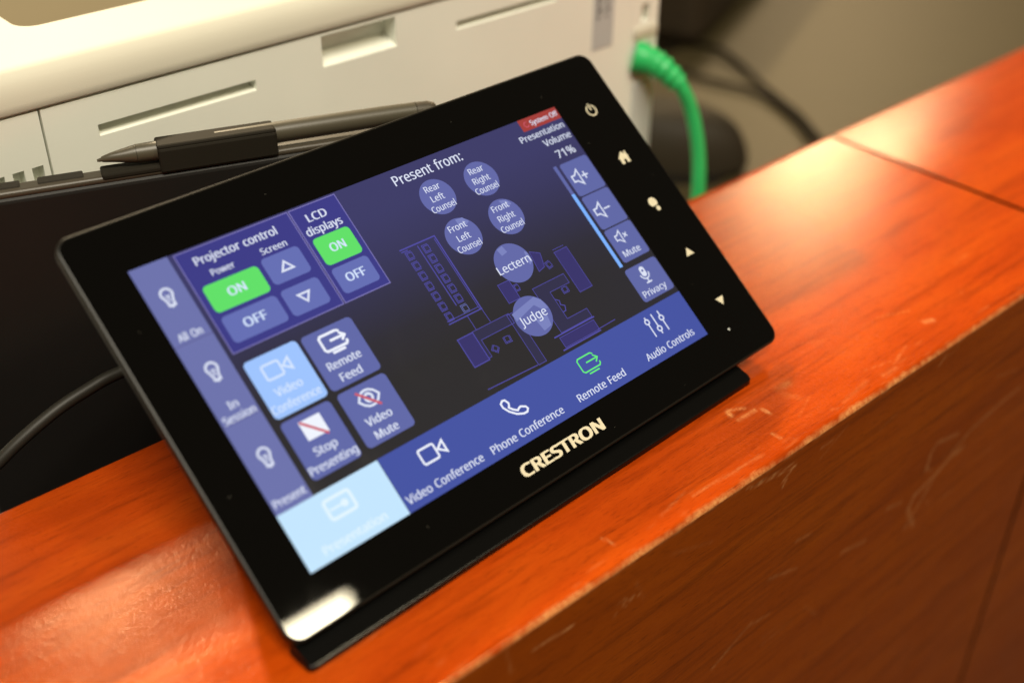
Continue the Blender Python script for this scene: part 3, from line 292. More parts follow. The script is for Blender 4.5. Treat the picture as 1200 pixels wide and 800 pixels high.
def glyphs(s):
    face = SANS; x = 0.0; vs = []; fs = []
    for ch in s:
        if ch == ' ': x += 0.26; continue
        adv, v, f = face[ch]; k = len(vs); vs += [(x + px, py) for px, py in v]; fs += [tuple(k + i for i in t) for t in f]; x += adv
    return vs, fs
CAP = max(q[1] for q in glyphs('H')[0])

# ------------------------------------------------------------------ the wooden counter
YN, YF, XS = -28.0, 101.5, 354.0
counter = empty('wooden_counter', (100, 36, -560), 'cherry wood counter with glossy orange top and dark scratched front', 'counter')
CO = (100, 36, -560)
def seg_d(px, py, a, b):
    ax, ay = a; bx, by = b; dx, dy = bx - ax, by - ay; L2 = dx * dx + dy * dy or 1e-9
    t = max(0, min(1, ((px - ax) * dx + (py - ay) * dy) / L2)); return math.hypot(px - ax - t * dx, py - ay - t * dy)
def wear_grid(scratches, cell=20):
    g = {}
    for pl, wd, st in scratches:
        for a, b in zip(pl, pl[1:]):
            for i in range(int((min(a[0], b[0]) - 4) // cell), int((max(a[0], b[0]) + 4) // cell) + 1):
                for j in range(int((min(a[1], b[1]) - 4) // cell), int((max(a[1], b[1]) + 4) // cell) + 1): g.setdefault((i, j), []).append((a, b, wd, st))
    def f(x, y):
        r = 0
        for a, b, wd, st in g.get((int(x // cell), int(y // cell)), ()):
            d = seg_d(x, y, a, b)
            if d < wd * 2.2: r = max(r, st * math.exp(-(d / wd) ** 2) * (0.5 + 1.0 * abs(noise.noise(Vector((x * 0.22, y * 0.22, 3))))))
        return r
    return f
TOPSCR = [([(158.7, -2.6), (163.6, -5.1)], .5, .9), ([(157.5, -5), (158, -3.2)], .8, 1), ([(167.5, -9.1), (167.6, -12.1)], .55, 1), ([(180.1, -5.6), (185.5, -5.9)], 1.6, .22),
          ([(179, -9), (181, -13)], 1.5, .2), ([(250.4, -14.5), (253.4, -15.7)], 1.0, .9), ([(157.4, -7.8), (165.5, -8)], .6, .7), ([(160, -19.1), (160.3, -22.1)], .5, .8),
          ([(219, -23.8), (212, -23.6)], 1.0, .22), ([(88, -17.2), (88.9, -21.1)], .35, .7), ([(205, -22), (190, -24)], .8, .22), ([(120, -22), (150, -23.5)], .4, .4)]
for k in range(26):
    x = random.uniform(-30, 340); y = random.uniform(-27, 60 if k % 3 else -18); L = random.uniform(2, 14); a = random.uniform(-0.5, 0.5)
    TOPSCR.append(([(x, y), (x + L * math.cos(a), y + L * math.sin(a))], random.uniform(.25, .45), random.uniform(.1, .3)))
FRSCR = [([(271, -52.6), (255.6, -48.8), (252.5, -52.5), (252.2, -60)], .9, .55), ([(278.4, -63.2), (270.5, -63.4), (260.9, -67.1), (248.1, -70), (245.4, -75.2), (252.8, -87.8)], 1.1, .6),
         ([(316, -52.6), (302, -53.6), (282, -56), (272.5, -60.4), (261.8, -67.2)], .8, .55), ([(139.7, -4.6), (150.7, -6.4), (162.2, -8.3)], .35, .8), ([(156.2, -11.3), (160.1, -8.9)], .5, .6),
         ([(158.3, -54), (173.9, -59.5)], .6, .35), ([(52.7, -9.5), (67.3, -10.8)], .45, .9), ([(133.8, -78.6), (152, -70.2)], .6, .4), ([(170.6, -44.9), (178.3, -46.6)], .6, .5),
         ([(202.5, -70.3), (217.3, -74)], .9, .4), ([(228.9, -65.5), (238.4, -67.7)], .8, .4), ([(138, -3.6), (161.5, -6.7)], .3, .7), ([(174.8, -8.1), (180.6, -8)], .5, .4),
         ([(156.8, -13.6), (157.9, -11.7)], .5, .6), ([(241.4, -7.1), (244.3, -4.4)], .5, .6), ([(246.7, -85.9), (257.2, -72.6), (261.8, -67.2)], .9, .45), ([(149.8, -70.8), (162.1, -73)], .5, .4), ([(43.2, -.9), (45.6, -12.8)], .5, .25)]
for k in range(26):
    x, z = 86 + random.gauss(0, 2.4), -15.5 + random.gauss(0, 1.6); FRSCR.append(([(x, z), (x + .3, z + .1)], .28, random.uniform(.4, 1)))
for k in range(40):
    x, z = random.uniform(20, 345), random.uniform(-170, -3); L = random.uniform(3, 20); a = random.gauss(-0.1, 0.35)
    FRSCR.append(([(x, z), (x + L * math.cos(a), z + L * math.sin(a))], random.uniform(.25, .6), random.uniform(.08, .3)))
def lerp_steps(a, b, step): n = max(1, int(round((b - a) / step))); return [a + (b - a) * i / n for i in range(n + 1)]
def grid_obj(name, xs, prof, M, wearf, parent):
    """sweep the (y, z) profile along x; prof items are (y, z)"""
    n = len(prof); vs = []; wv = []
    for x in xs:
        for (y, z) in prof:
            vs.append(((x - CO[0]) * S, (y - CO[1]) * S, (z - CO[2]) * S)); wv.append(wearf(x, y, z))
    fs = [(i * n + j, (i + 1) * n + j, (i + 1) * n + j + 1, i * n + j + 1) for i in range(len(xs) - 1) for j in range(n - 1)]
    me = bpy.data.meshes.new(name); me.from_pydata(vs, [], fs); me.materials.append(M)
    at = me.attributes.new('wear', 'FLOAT', 'POINT'); at.data.foreach_set('value', wv)
    for p in me.polygons: p.use_smooth = True
    o = bpy.data.objects.new(name, me); COL.objects.link(o); o.parent = parent; return o
topw = wear_grid(TOPSCR)
def wear_top(x, y, z):
    r = topw(x, y)
    d = y - YN
    n1 = noise.noise(Vector((x * 0.06, 0, 1.7))) * 0.5 + noise.noise(Vector((x * 0.35, y * 0.3, 9))) * 0.35
    r = max(r, 0.8 * max(0.0, min(1.0, (1.15 + 1.9 * n1 - d) / 1.3)))
    if d < 8: r = max(r, 0.45 * max(0, noise.noise(Vector((x * 0.12, y * 0.9, 5))) - 0.15 - d * 0.05))
    return min(1.0, r)
def edge_prof(y0, y1, z0, r, n=5):
    return [(y0 + r - r * math.cos(a), z0 - r + r * math.sin(a)) for a in [rad(90 * k / n) for k in range(n)]]
fine = edge_prof(YN, 0, 0, 1.8) + [(y, 0) for y in lerp_steps(YN + 1.8, 30, 0.8)] + [(y, 0) for y in lerp_steps(33, YF - 2, 4)] + [(YF - 2 + 2 * math.sin(rad(a)), -2 + 2 * math.cos(rad(a))) for a in (22, 45, 68, 90)] + [(YF, -40)]
coarse = edge_prof(YN, 0, 0, 1.8) + [(YN + 1.8, 0), (30, 0), (YF - 2, 0)] + [(YF - 2 + 2 * math.sin(rad(a)), -2 + 2 * math.cos(rad(a))) for a in (22, 45, 68, 90)] + [(YF, -40)]
xs1 = [-400, -250, -150] + lerp_steps(-100, 30, 2.5) + lerp_steps(31, XS - 1.3, 0.8) 
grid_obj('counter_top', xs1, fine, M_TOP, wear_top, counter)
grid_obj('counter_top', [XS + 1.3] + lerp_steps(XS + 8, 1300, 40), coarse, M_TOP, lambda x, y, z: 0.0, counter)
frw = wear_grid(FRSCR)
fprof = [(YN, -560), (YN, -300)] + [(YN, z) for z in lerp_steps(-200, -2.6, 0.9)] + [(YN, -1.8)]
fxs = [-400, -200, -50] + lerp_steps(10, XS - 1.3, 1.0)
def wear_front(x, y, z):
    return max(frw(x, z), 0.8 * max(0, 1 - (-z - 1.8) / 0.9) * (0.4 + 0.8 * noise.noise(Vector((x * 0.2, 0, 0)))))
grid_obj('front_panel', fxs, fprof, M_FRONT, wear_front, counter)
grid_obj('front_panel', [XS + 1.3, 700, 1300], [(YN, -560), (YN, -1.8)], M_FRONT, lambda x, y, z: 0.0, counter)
b = MB()   # the carcass behind the veneers, seen as the dark joint between the two lengths
b.box(-400, XS + 0.6 + 940, YN + 5, YF - 1.0, -560, -8, M_SEAM)
b.build('carcass', counter, xf=lambda x, y, z: (x - CO[0], y - CO[1], z - CO[2]))

# ------------------------------------------------------------------ lower work surface behind the counter
ZD = -120.0
wk = empty('desk', (900, 900, -560), 'lower tan brown work surface behind the raised wooden counter', 'desk')
b = MB(); b.box(-1300, 2600, -798, 2400, 405, 440, M_DESK, 3); b.build('desk_top', wk)
b = MB(); b.box(-1280, 2580, 2300, 2330, 0, 405, M_DESK); b.build('desk_panel', wk)

# ------------------------------------------------------------------ printer
FY = 165.0
pr = empty('printer', (150, 320, ZD), 'cream laser printer with slotted side behind the black touch panel', 'printer')
P0 = (150, 320, ZD)
pxf = lambda x, y, z: (x - P0[0], y - P0[1], z - P0[2])
def holed_plate(mb, x0, x1, z0, z1, y, holes, M, MR=None):
    """a plate facing -y with rectangular recesses (x0, x1, z0, z1, depth)"""
    X = sorted({x0, x1, *[h[0] for h in holes], *[h[1] for h in holes]}); Zs = sorted({z0, z1, *[h[2] for h in holes], *[h[3] for h in holes]})
    for xa, xb in zip(X, X[1:]):
        for za, zb in zip(Zs, Zs[1:]):
            cx, cz = (xa + xb) / 2, (za + zb) / 2
            if any(h[0] < cx < h[1] and h[2] < cz < h[3] for h in holes): continue
            mb.poly([(xa, y, za), (xb, y, za), (xb, y, zb), (xa, y, zb)], M)
    for h in holes:
        a, c, e, g, d = h[:5]; ms = MR or M; yb = y + d
        sl = h[5] if len(h) > 5 else 0          # sloped sill
        mb.poly([(a, yb, e + sl), (c, yb, e + sl), (c, yb, g), (a, yb, g)], ms)
        mb.poly([(a, y, e), (c, y, e), (c, yb, e + sl), (a, yb, e + sl)], ms)
        mb.poly([(a, yb, g), (c, yb, g), (c, y, g), (a, y, g)], ms)
        mb.poly([(a, y, e), (a, yb, e + sl), (a, yb, g), (a, y, g)], ms)
        mb.poly([(c, yb, e + sl), (c, y, e), (c, y, g), (c, yb, g)], ms)
XL, XR, ZT = -70.0, 302.5, 83.4
b = MB(); b.box(XL, XR - 4, FY + 9, 480, ZD + 1, 82.6, M_SEAM); b.build('chassis', pr, xf=pxf)
b = MB()
holed_plate(b, 25.9, 284.5, -95, 82.8, FY, [(42.6, 99.6, 69.6, 73.4, 6, 1.2), (126.8, 159.1, 70.8, 82.0, 8, 3), (187.5, 240, 70.4, 73.6, 6, 1.2)], M_CREAM)
for a, c in ((25.9, 26.5), (283.9, 284.5)): b.poly([(a, FY, -95), (a, FY + 8, -95), (a, FY + 8, 82.8), (a, FY, 82.8)], M_CREAM)
b.poly([(25.9, FY, 82.8), (284.5, FY, 82.8), (284.5, FY + 8, 82.8), (25.9, FY + 8, 82.8)], M_CREAM)
b.build('side_panel', pr, xf=pxf)
b = MB()
vents = [(19.6 - 6.1 * k, 23.2 - 6.1 * k, 57.5, 65.7, 5) for k in range(9)]
holed_plate(b, XL, 25.1, -95, 82.8, FY, vents, M_CREAM)
b.poly([(25.1, FY, -95), (25.1, FY, 82.8), (25.1, FY + 8, 82.8), (25.1, FY + 8, -95)], M_CREAM)
b.poly([(XL, FY, 82.8), (25.1, FY, 82.8), (25.1, FY + 8, 82.8), (XL, FY + 8, 82.8)], M_CREAM)
b.build('vented_cover', pr, xf=pxf)
b = MB()
holed_plate(b, 284.9, XR, -112, 82.8, FY + 0.3, [(291.8, 296.4, 49.5, 57.5, 7), (287.6, 300.0, 24, 40, 9)], M_CREAM)
b.poly([(XR, FY + .3, -112), (XR, 470, -112), (XR, 470, 82.8), (XR, FY + .3, 82.8)], M_CREAM)
b.poly([(284.9, FY + .3, -112), (284.9, FY + 8, -112), (284.9, FY + 8, 82.8), (284.9, FY + .3, 82.8)], M_CREAM)
col = b.build('rear_column', pr, xf=pxf)
b = MB(); b.box(288.5, XR - 0.6, FY - 0.9, FY + 0.2, -90, 22, M_GREY, 0.6); b.build('cover_strip', pr, xf=pxf)
b = MB(); b.box(287, XR - 0.4, FY - 0.8, FY + 0.2, 43, 47.5, M_LID, 0.6); b.build('port_ledge', pr, xf=pxf)
b = MB(); b.box(XL + 2, XR - 2, FY + 2, 470, ZD, -95, M_CREAM, 2); b.build('base', pr, xf=pxf)
# lid with the paper output hollow
b = MB()
x0, x1, y0, y1, zt = XL - 1, XR + 0.5, FY - 0.6, 480.0, 96.0
prof = [(y0 + 8, 83.6), (y0 + .4, 83.6), (y0, 84.2), (y0 + .1, 86.5), (y0 + .3, 88.5), (y0 + .7, 90.4), (y0 + 1.3, 92.2), (y0 + 2.2, 93.8), (y0 + 3.4, 95.0), (y0 + 5, 95.7), (y0 + 6.5, 95.95), (y0 + 8, zt)]
b.mesh([(x, y, z) for y, z in prof for x in (x0, x1)], [(2 * k, 2 * k + 1, 2 * k + 3, 2 * k + 2) for k in range(len(prof) - 1)], M_LID, True)
hx0, hx1, hy0, hy1 = 37.0, 250.0, 199.0, 420.0
hol = rrect(hx0, hx1, hy0, hy1, 7, 8)
q = [(hx1 + 400, hy1 + 400), (hx0 - 400, hy1 + 400), (hx0 - 400, hy0 - 400), (hx1 + 400, hy0 - 400)]
nq = 9
clampp = lambda p: (min(max(p[0], x0), x1), min(max(p[1], y0 + 8), y1))
outr = []
for k, (hx, hy) in enumerate(hol):
    c_ = (x1, y1) if k < nq else (x0, y1) if k < 2 * nq else (x0, y0 + 8) if k < 3 * nq else (x1, y0 + 8); outr.append(c_)
for k in range(len(hol)):
    k2 = (k + 1) % len(hol)
    pts = [(*hol[k], zt), (*outr[k], zt), (*outr[k2], zt), (*hol[k2], zt)]
    if outr[k] == outr[k2]: pts = [pts[0], pts[1], pts[3]]
    b.poly(pts, M_LID)
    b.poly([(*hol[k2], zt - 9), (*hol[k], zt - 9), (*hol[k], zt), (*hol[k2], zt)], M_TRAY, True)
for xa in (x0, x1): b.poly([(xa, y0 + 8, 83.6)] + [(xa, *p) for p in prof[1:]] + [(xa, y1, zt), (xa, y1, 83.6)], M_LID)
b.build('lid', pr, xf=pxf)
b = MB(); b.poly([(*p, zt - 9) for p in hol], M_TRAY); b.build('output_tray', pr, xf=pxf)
b = MB()
b.box(261.2, 273.6, FY - 0.25, FY - 0.02, 44, 100 - 18.5, M_STICK)
for k in range(9):
    zc = 79.5 - k * 2.7; ln = (3.2, 2.4, 3.4, 2.0, 3.0, 2.7, 1.8, 2.8, 1.4)[k]
    b.box(263.4, 263.4 + ln, FY - 0.3, FY - 0.24, zc - 0.85, zc + 0.85, M_INK); b.box(268.3, 268.3 + ln * .9, FY - 0.3, FY - 0.24, zc - 0.7, zc + 0.6, M_INK)
b.build('rating_sticker', pr, xf=pxf)

# ------------------------------------------------------------------ green network cable
g = empty('network_cable', (309, 138, ZD), 'green network cable plugged into the printer rear corner', 'cable')
G0 = (309, 138, ZD); gxf = lambda x, y, z: (x - G0[0], y - G0[1], z - G0[2])
path = smooth_path([(296, 160, 32), (299.5, 153.5, 28.5), (303.5, 149, 21.5), (308.5, 146, 9.6), (311, 142, -8), (310.6, 139, -28), (309.4, 138, -60), (309, 138, -95), (312, 150, -116), (330, 190, -117), (360, 240, -117)], 8)
b = MB(); b.tube(path, 3.3, M_GREEN, 16); b.build('cord', g, xf=gxf)
b = MB()
bp = smooth_path([(290.5, 167, 34.0), (294.5, 162, 32.6), (298, 156, 29.6), (302.4, 150.4, 23.5)], 9); R_ = []
for i in range(len(bp)):
    t = i / (len(bp) - 1); R_.append((7.4 - 3.0 * t) * (1.0 + (0.07 if (i // 2) % 2 else -0.07) * (t > 0.25)))
b.tube(bp, R_, M_GREEN, 16); b.build('plug_boot', g, xf=gxf)
b = MB(); b.box(287.9, 299.6, 165.5, 173, 24.5, 39.5, M_GREY, 0.6); b.build('plug', g, xf=gxf)

# ------------------------------------------------------------------ graphics tablet standing behind the counter, with its pen
TA, TB = Vector((-20, 157.8, 68)), Vector((118, 108.7, 68))       # front top edge, left to right
dx = (TB - TA).normalized(); dn = Vector((-dx.y, dx.x, 0)); dn = dn if dn.y > 0 else -dn
T0 = Vector((0, 145, ZD)); 
tb = empty('graphics_tablet', T0, 'black pen tablet standing on edge in front of the printer', 'pen tablet')
LT = (TB - TA).length
txf = lambda s, d, z: tuple(TA + dx * s + dn * d + Vector((0, 0, z - 68)) - T0)
b = MB(); b.box(0, LT, 0.0, 7.0, ZD, 66.4, M_CASE, 1.6, 3); b.build('case', tb, xf=txf)
b = MB(); b.box(1.5, LT - 1.5, 0.6, 6.7, 65.9, 68.2, M_RIM, 1.0, 3); b.box(36, 49, 3.0, 7.0, 67.8, 68.7, M_SEAM, .4); b.box(14, 31, 3.0, 7.0, 67.8, 68.7, M_SEAM, .4); rim = b.build('rim', tb, xf=txf)
HOLD = (54.0, 107.0)
b = MB()
b.box(HOLD[0], HOLD[1], 0.4, 7.2, 67.0, 69.2, M_CLIP, 0.7)
b.box(HOLD[0] + 17, HOLD[1], -0.2, 2.0, 66.6, 74.6, M_CLIP, 0.8)
b.box(HOLD[0] + 17, HOLD[1], 6.9, 8.2, 66.6, 73.4, M_CLIP, 0.6)
b.box(HOLD[0] + 17, HOLD[1], 0.3, 7.8, 74.0, 75.6, M_CLIP, 0.7)
b.build('pen_clip', tb, xf=txf)
st = empty('stylus', TA + dx * 110 + dn * 5 + Vector((0, 0, 1.8)), 'grey stylus pen lying in the clip along the black tablet rim', 'stylus')
S0 = TA + dx * 110 + dn * 5 + Vector((0, 0, 1.8))
sxf = lambda s, d, z: tuple(TA + dx * s + dn * d + Vector((0, 0, z - 68)) - S0)
PZ = 72.5
b = MB(); b.tube([(53.6, 4.4, PZ - .4), (54.8, 4.4, PZ - .3), (55.2, 4.4, PZ - .2), (58, 4.4, PZ), (64.5, 4.4, PZ), (65, 4.4, PZ)], [0.4, 0.6, 0.9, 1.5, 2.7, 2.75], M_PEN, 20); b.build('tip', st, xf=sxf)
b = MB(); b.tube([(65.1, 4.4, PZ), (76, 4.4, PZ), (112, 4.4, PZ), (142, 4.4, PZ), (153, 4.4, PZ)], [2.8, 3.05, 3.3, 3.2, 3.0], M_PEN, 20); b.build('barrel', st, xf=sxf)
b = MB(); b.tube([(153.2, 4.4, PZ), (157.5, 4.4, PZ), (159.5, 4.4, PZ), (160.6, 4.4, PZ)], [3.0, 2.8, 2.2, 0.6], M_RIM, 20); b.build('end_cap', st, xf=sxf)

# ------------------------------------------------------------------ other cables and the small gadget
b = MB(); b.tube(smooth_path([(-60, 126, -60), (-40, 124, -14), (-23.2, 122, 0.4), (-5.6, 122, 8.9), (8, 122, 12.4), (15.7, 122, 13.4), (30, 122, 13.0), (45, 122, 8), (54, 123, -8), (56, 123, -60), (56, 124, -117)], 8), 2.0, M_CABLE, 12)
tag(b.build('cable', xf=lambda x, y, z: (x - 56, y - 124, z - ZD), loc=(56, 124, ZD)), 'thin grey cable arching in the dark gap left of the touch panel', 'cable')
def floor_cable(pts, r, label):
    o0 = pts[-1]
    bb = MB(); bb.tube(smooth_path([(x, y, z - ZD) for x, y, z in pts], 8), r, M_DCABLE, 12)
    oo = bb.build('cable', xf=lambda x, y, z: (x - o0[0], y - o0[1], z), loc=(o0[0], o0[1], ZD)); tag(oo, label, 'cable', 'dark cables on the work surface')
floor_cable([(480, 560, -116.5), (560, 480, -116.5), (613, 431, -116.5), (635, 428, -116.5), (648, 403, -116.5), (634, 366, -116.5), (618, 336, -116.5), (603, 305, -116.5), (592, 280, -116.5), (574, 252, -116.5), (540, 200, -116.5), (500, 130, -117.8)], 2.1, 'dark cable making the upper, wider bend on the work surface beyond the green cable')
floor_cable([(520, 440, -116.5), (570, 410, -116.5), (591, 388, -116.5), (592, 368, -116.5), (598, 348, -116.5), (602, 330, -116.5), (597, 306, -116.5), (584, 278, -116.5), (566, 250, -116.5), (530, 196, -116.5), (490, 128, -117.8)], 2.1, 'dark cable making the lower, flatter bend on the work surface beyond the green cable')
gd = empty('desk_gadget', (462, 300, ZD), 'dark rounded plastic device half hidden behind the green cable', 'gadget', rotz=rad(-55))
def dome(mb, rx, ry, h, z0, M, nu=28, nv=9):
    vs = []; fs = []
    for j in range(nv + 1):
        t = j / nv * math.pi / 2; r = math.cos(t) ** 0.55 if j < nv else 0.02; zz = z0 + h * math.sin(t)
        for i in range(nu):
            a = 2 * math.pi * i / nu; vs.append((rx * r * math.cos(a), ry * r * math.sin(a), zz))
    for j in range(nv):
        for i in range(nu): fs.append([j * nu + i, j * nu + (i + 1) % nu, (j + 1) * nu + (i + 1) % nu, (j + 1) * nu + i])
    mb.mesh(vs, fs, M, True)
b = MB(); dome(b, 62, 30, 36, 6, M_GADGET); b.build('shell', gd)
b = MB(); b.tube([(0, 0, 0), (0, 0, 6)], 1, M_BLACK, 8); b.v = [(x * 60, y * 34, z) for x, y, z in b.v]; b.build('foot', gd)

cs = empty('dark_area_block', (715, 545, ZD), 'dark brown block added for the dark area behind the printer at the top edge of the picture', 'case', rotz=rad(24))  # added block that makes the dark area here; no real object known
b = MB(); b.box(-130, 130, -90, 90, 3, 62, M_BLOCKB, 14, 4); b.build('body', cs)
b = MB(); b.box(-110, 110, -70, 70, 0, 3.5, M_BLACK, 1); b.build('foot', cs)

# ------------------------------------------------------------------ the touch panel
YAW, TH, H, W = 0.03779, 0.657758, 119.0, 197.0
SL, ST, SW, SH = 13.69, 14.79, 156.46, 90.81
ct, sn = math.cos(TH), math.sin(TH)
tp = empty('touch_panel', (0, 0, 0), 'black glass touch screen showing blue controls, tilted on a low black stand', 'touch panel', rotz=YAW)
def pu(u, v, n=0.0): return (u, v * ct - n * sn, 6.0 + v * sn + n * ct)
# glass front plate
b = MB()
rings = [(-2.6, 0.25), (-2.2, 0.0), (-0.75, 0.0), (-0.35, 0.10), (-0.1, 0.35), (0.0, 0.8)]
R0 = 4.6; loops = []
for n_, ins in rings: loops.append([(x, y, n_) for x, y in rrect(ins, W - ins, ins, H - ins, R0 - ins, 10)])
K = len(loops[0])
for A, B in zip(loops, loops[1:]):
    for k in range(K): b.poly([A[k], A[(k + 1) % K], B[(k + 1) % K], B[k]], M_EDGE)
b.poly(loops[-1], M_GLASS); b.poly(loops[0][::-1], M_EDGE)
b.build('bezel', tp, xf=pu)
b = MB()
lo = [[(x, y, n_) for x, y in rrect(8 + i, W - 8 - i, 7 + i, H - 7 - i, 4, 6)] for n_, i in ((-2.6, 0), (-7.5, 0), (-8.5, 1.5))]
for A, B in zip(lo, lo[1:]):
    for k in range(len(A)): b.poly([A[k], B[k], B[(k + 1) % len(A)], A[(k + 1) % len(A)]], M_BLACK)
b.poly(lo[-1][::-1], M_BLACK); b.build('housing', tp, xf=pu)
# stand: low plate with a sloped top, and the wedge that carries the housing
b = MB()
def outline(i): return rrect(1.0 + i, 176 - i, -4.8 + i, 5.0, 1.9 - min(i, .5), 8)
lev = [(0.0, 0.2), (0.3, 0.0), (1.75, 0.0), (2.0, 0.1), (2.2, 0.35)]
lps = [[(x, y, z) for x, y in outline(i)] for z, i in lev]
last = [(x, y, 2.25 + (y + 4.8) / 10 * 2.6) for x, y in outline(0.5)]
lps.append(last)
for A, B in zip(lps, lps[1:]):
    for k in range(len(last)): b.poly([A[k], A[(k + 1) % len(last)], B[(k + 1) % len(last)], B[k]], M_STAND)
b.poly(last, M_STAND); b.poly(lps[0][::-1], M_STAND)
b.build('stand', tp)
b = MB()
wp = [(5.2, 0.0), (70, 0.0), (80, pu(0, 100, -8.5)[2] - 9), (pu(0, 96, -8.6)[1], pu(0, 96, -8.6)[2]), (pu(0, 10, -8.6)[1], pu(0, 10, -8.6)[2])]
for xx, flip in ((20, 1), (150, 0)):
    pts = [(xx, y, z) for y, z in wp]; b.poly(pts[::-1] if flip else pts, M_BLACK)
for (ya, za), (yb, zb) in zip(wp, wp[1:] + wp[:1]): b.poly([(20, ya, za), (20, yb, zb), (150, yb, zb), (150, ya, za)], M_BLACK)
b.build('wedge', tp)

# printed keys, logo, status dot: real marks on the glass
LAY = 0.03
class Flat(MB):
    """flat marks; coordinates in display pixels (1024 x 600, y down) or millimetres on the glass"""
    def __init__(self, px=True): super().__init__(); self.px = px
    def P(self, x, y, l): return (SL + x * SW / 1024, H - ST - y * SH / 600, LAY * (l + 1)) if self.px else (x, y, LAY * (l + 1))
    def pg(self, pts, M, l):
        q = [self.P(x, y, l) for x, y in pts]
        a = sum(q[i][0] * q[(i + 1) % len(q)][1] - q[(i + 1) % len(q)][0] * q[i][1] for i in range(len(q)))
        self.poly(q if a > 0 else q[::-1], M)
    def rect(self, x0, x1, y0, y1, M, l, r=0):
        self.pg(rrect(x0, x1, y0, y1, r, 6) if r else [(x0, y0), (x1, y0), (x1, y1), (x0, y1)], M, l)
    def disc(self, cx, cy, r, M, l, n=48, ry=None): self.pg([(cx + r * math.cos(2 * math.pi * k / n), cy + (ry or r) * math.sin(2 * math.pi * k / n)) for k in range(n)], M, l)
    def line(self, pts, wd, M, l, close=False):
        pts = [Vector(p) for p in pts]
        if close: pts = pts + [pts[0]]
        n = len(pts); Lp = []; Rp = []
        for i in range(n):
            d0 = (pts[i] - pts[i - 1]).normalized() if i > 0 else ((pts[0] - pts[-2]).normalized() if close else None)
            d1 = (pts[i + 1] - pts[i]).normalized() if i < n - 1 else ((pts[1] - pts[0]).normalized() if close else None)
            d0 = d0 or d1; d1 = d1 or d0
            n0 = Vector((-d0.y, d0.x)); n1 = Vector((-d1.y, d1.x)); mm = n0 + n1
            mm = mm / max(0.35, mm.length ** 2 / 2) if mm.length > 1e-4 else n0
            Lp.append(pts[i] + mm * wd / 2); Rp.append(pts[i] - mm * wd / 2)
        for i in range(n - 1): self.pg([Lp[i], Lp[i + 1], Rp[i + 1], Rp[i]], M, l)
    def ring(self, cx, cy, r, wd, M, l, a0=0, a1=360, n=28, ry=None):
        full = abs(a1 - a0) >= 360
        pts = [(cx + r * math.cos(rad(a0 + (a1 - a0) * k / n)), cy + (ry or r) * math.sin(rad(a0 + (a1 - a0) * k / n))) for k in range(n if full else n + 1)]
        self.line(pts, wd, M, l, close=full)
    def text(self, s, cx, cy, width, cap, M, l, bold=0.012):
        """s centred on cx with its capital letters centred on cy"""
        vs, fs = glyphs(s); sg = 1 if self.px else -1
        xa = min(q[0] for q in vs) - bold; xb = max(q[0] for q in vs) + bold; kx = width / (xb - xa); ky = cap / (CAP + bold)
        for n, (ox, oy) in enumerate(((-bold, -bold * .4), (bold, -bold * .4), (-bold, bold * .4), (bold, bold * .4), (0, 0)) if bold > .03 else ((-bold, 0), (bold, 0))):
            for f in fs: self.pg([(cx + (vs[i][0] + ox - (xa + xb) / 2) * kx, cy - sg * (vs[i][1] + oy - CAP / 2) * ky) for i in f], M, l + .25 * n)
# --- icons
def bulb_icon(f, cx, cy, M, l):
    pts = [(cx + 10.5 * math.cos(rad(a)) , cy - 6 + 10.5 * math.sin(rad(a))) for a in range(140, 401, 20)]
    f.line(pts + [(cx + 5.5, cy + 9), (cx + 5.5, cy + 16), (cx - 5.5, cy + 16), (cx - 5.5, cy + 9)], 4.2, M, l, close=True)
    f.line([(cx - 3.5, cy - 4), (cx, cy + 1), (cx + 3.5, cy - 4)], 2.5, M, l); f.line([(cx, cy + 1), (cx, cy + 9)], 2.5, M, l); f.line([(cx - 3, cy + 19), (cx + 3, cy + 19)], 2.6, M, l)
def cam_icon(f, cx, cy, M, l, k=1.0):
    f.line(rrect(cx - 27 * k, cx + 7 * k, cy - 14 * k, cy + 14 * k, 4 * k, 3), 4 * k, M, l, close=True)
    f.line([(cx + 11 * k, cy), (cx + 26 * k, cy - 11 * k), (cx + 26 * k, cy + 11 * k)], 4 * k, M, l, close=True)
def feed_icon(f, cx, cy, M, l, k=1.0, wd=4.2):
    f.line([(cx + 14 * k, cy - 17 * k), (cx - 21 * k, cy - 17 * k), (cx - 25 * k, cy - 13 * k), (cx - 25 * k, cy + 10 * k), (cx - 21 * k, cy + 14 * k), (cx + 20 * k, cy + 14 * k), (cx + 24 * k, cy + 10 * k), (cx + 24 * k, cy + 6 * k)], wd, M, l)
    f.line([(cx + 14 * k, cy - 17 * k), (cx + 19 * k, cy - 13 * k)], wd, M, l)
    f.line([(cx - 7 * k, cy - 3 * k), (cx + 25 * k, cy - 3 * k)], wd, M, l); f.line([(cx + 16 * k, cy - 11 * k), (cx + 25 * k, cy - 3 * k), (cx + 16 * k, cy + 5 * k)], wd, M, l)
    f.line([(cx - 14 * k, cy + 20 * k), (cx + 14 * k, cy + 20 * k)], wd, M, l)
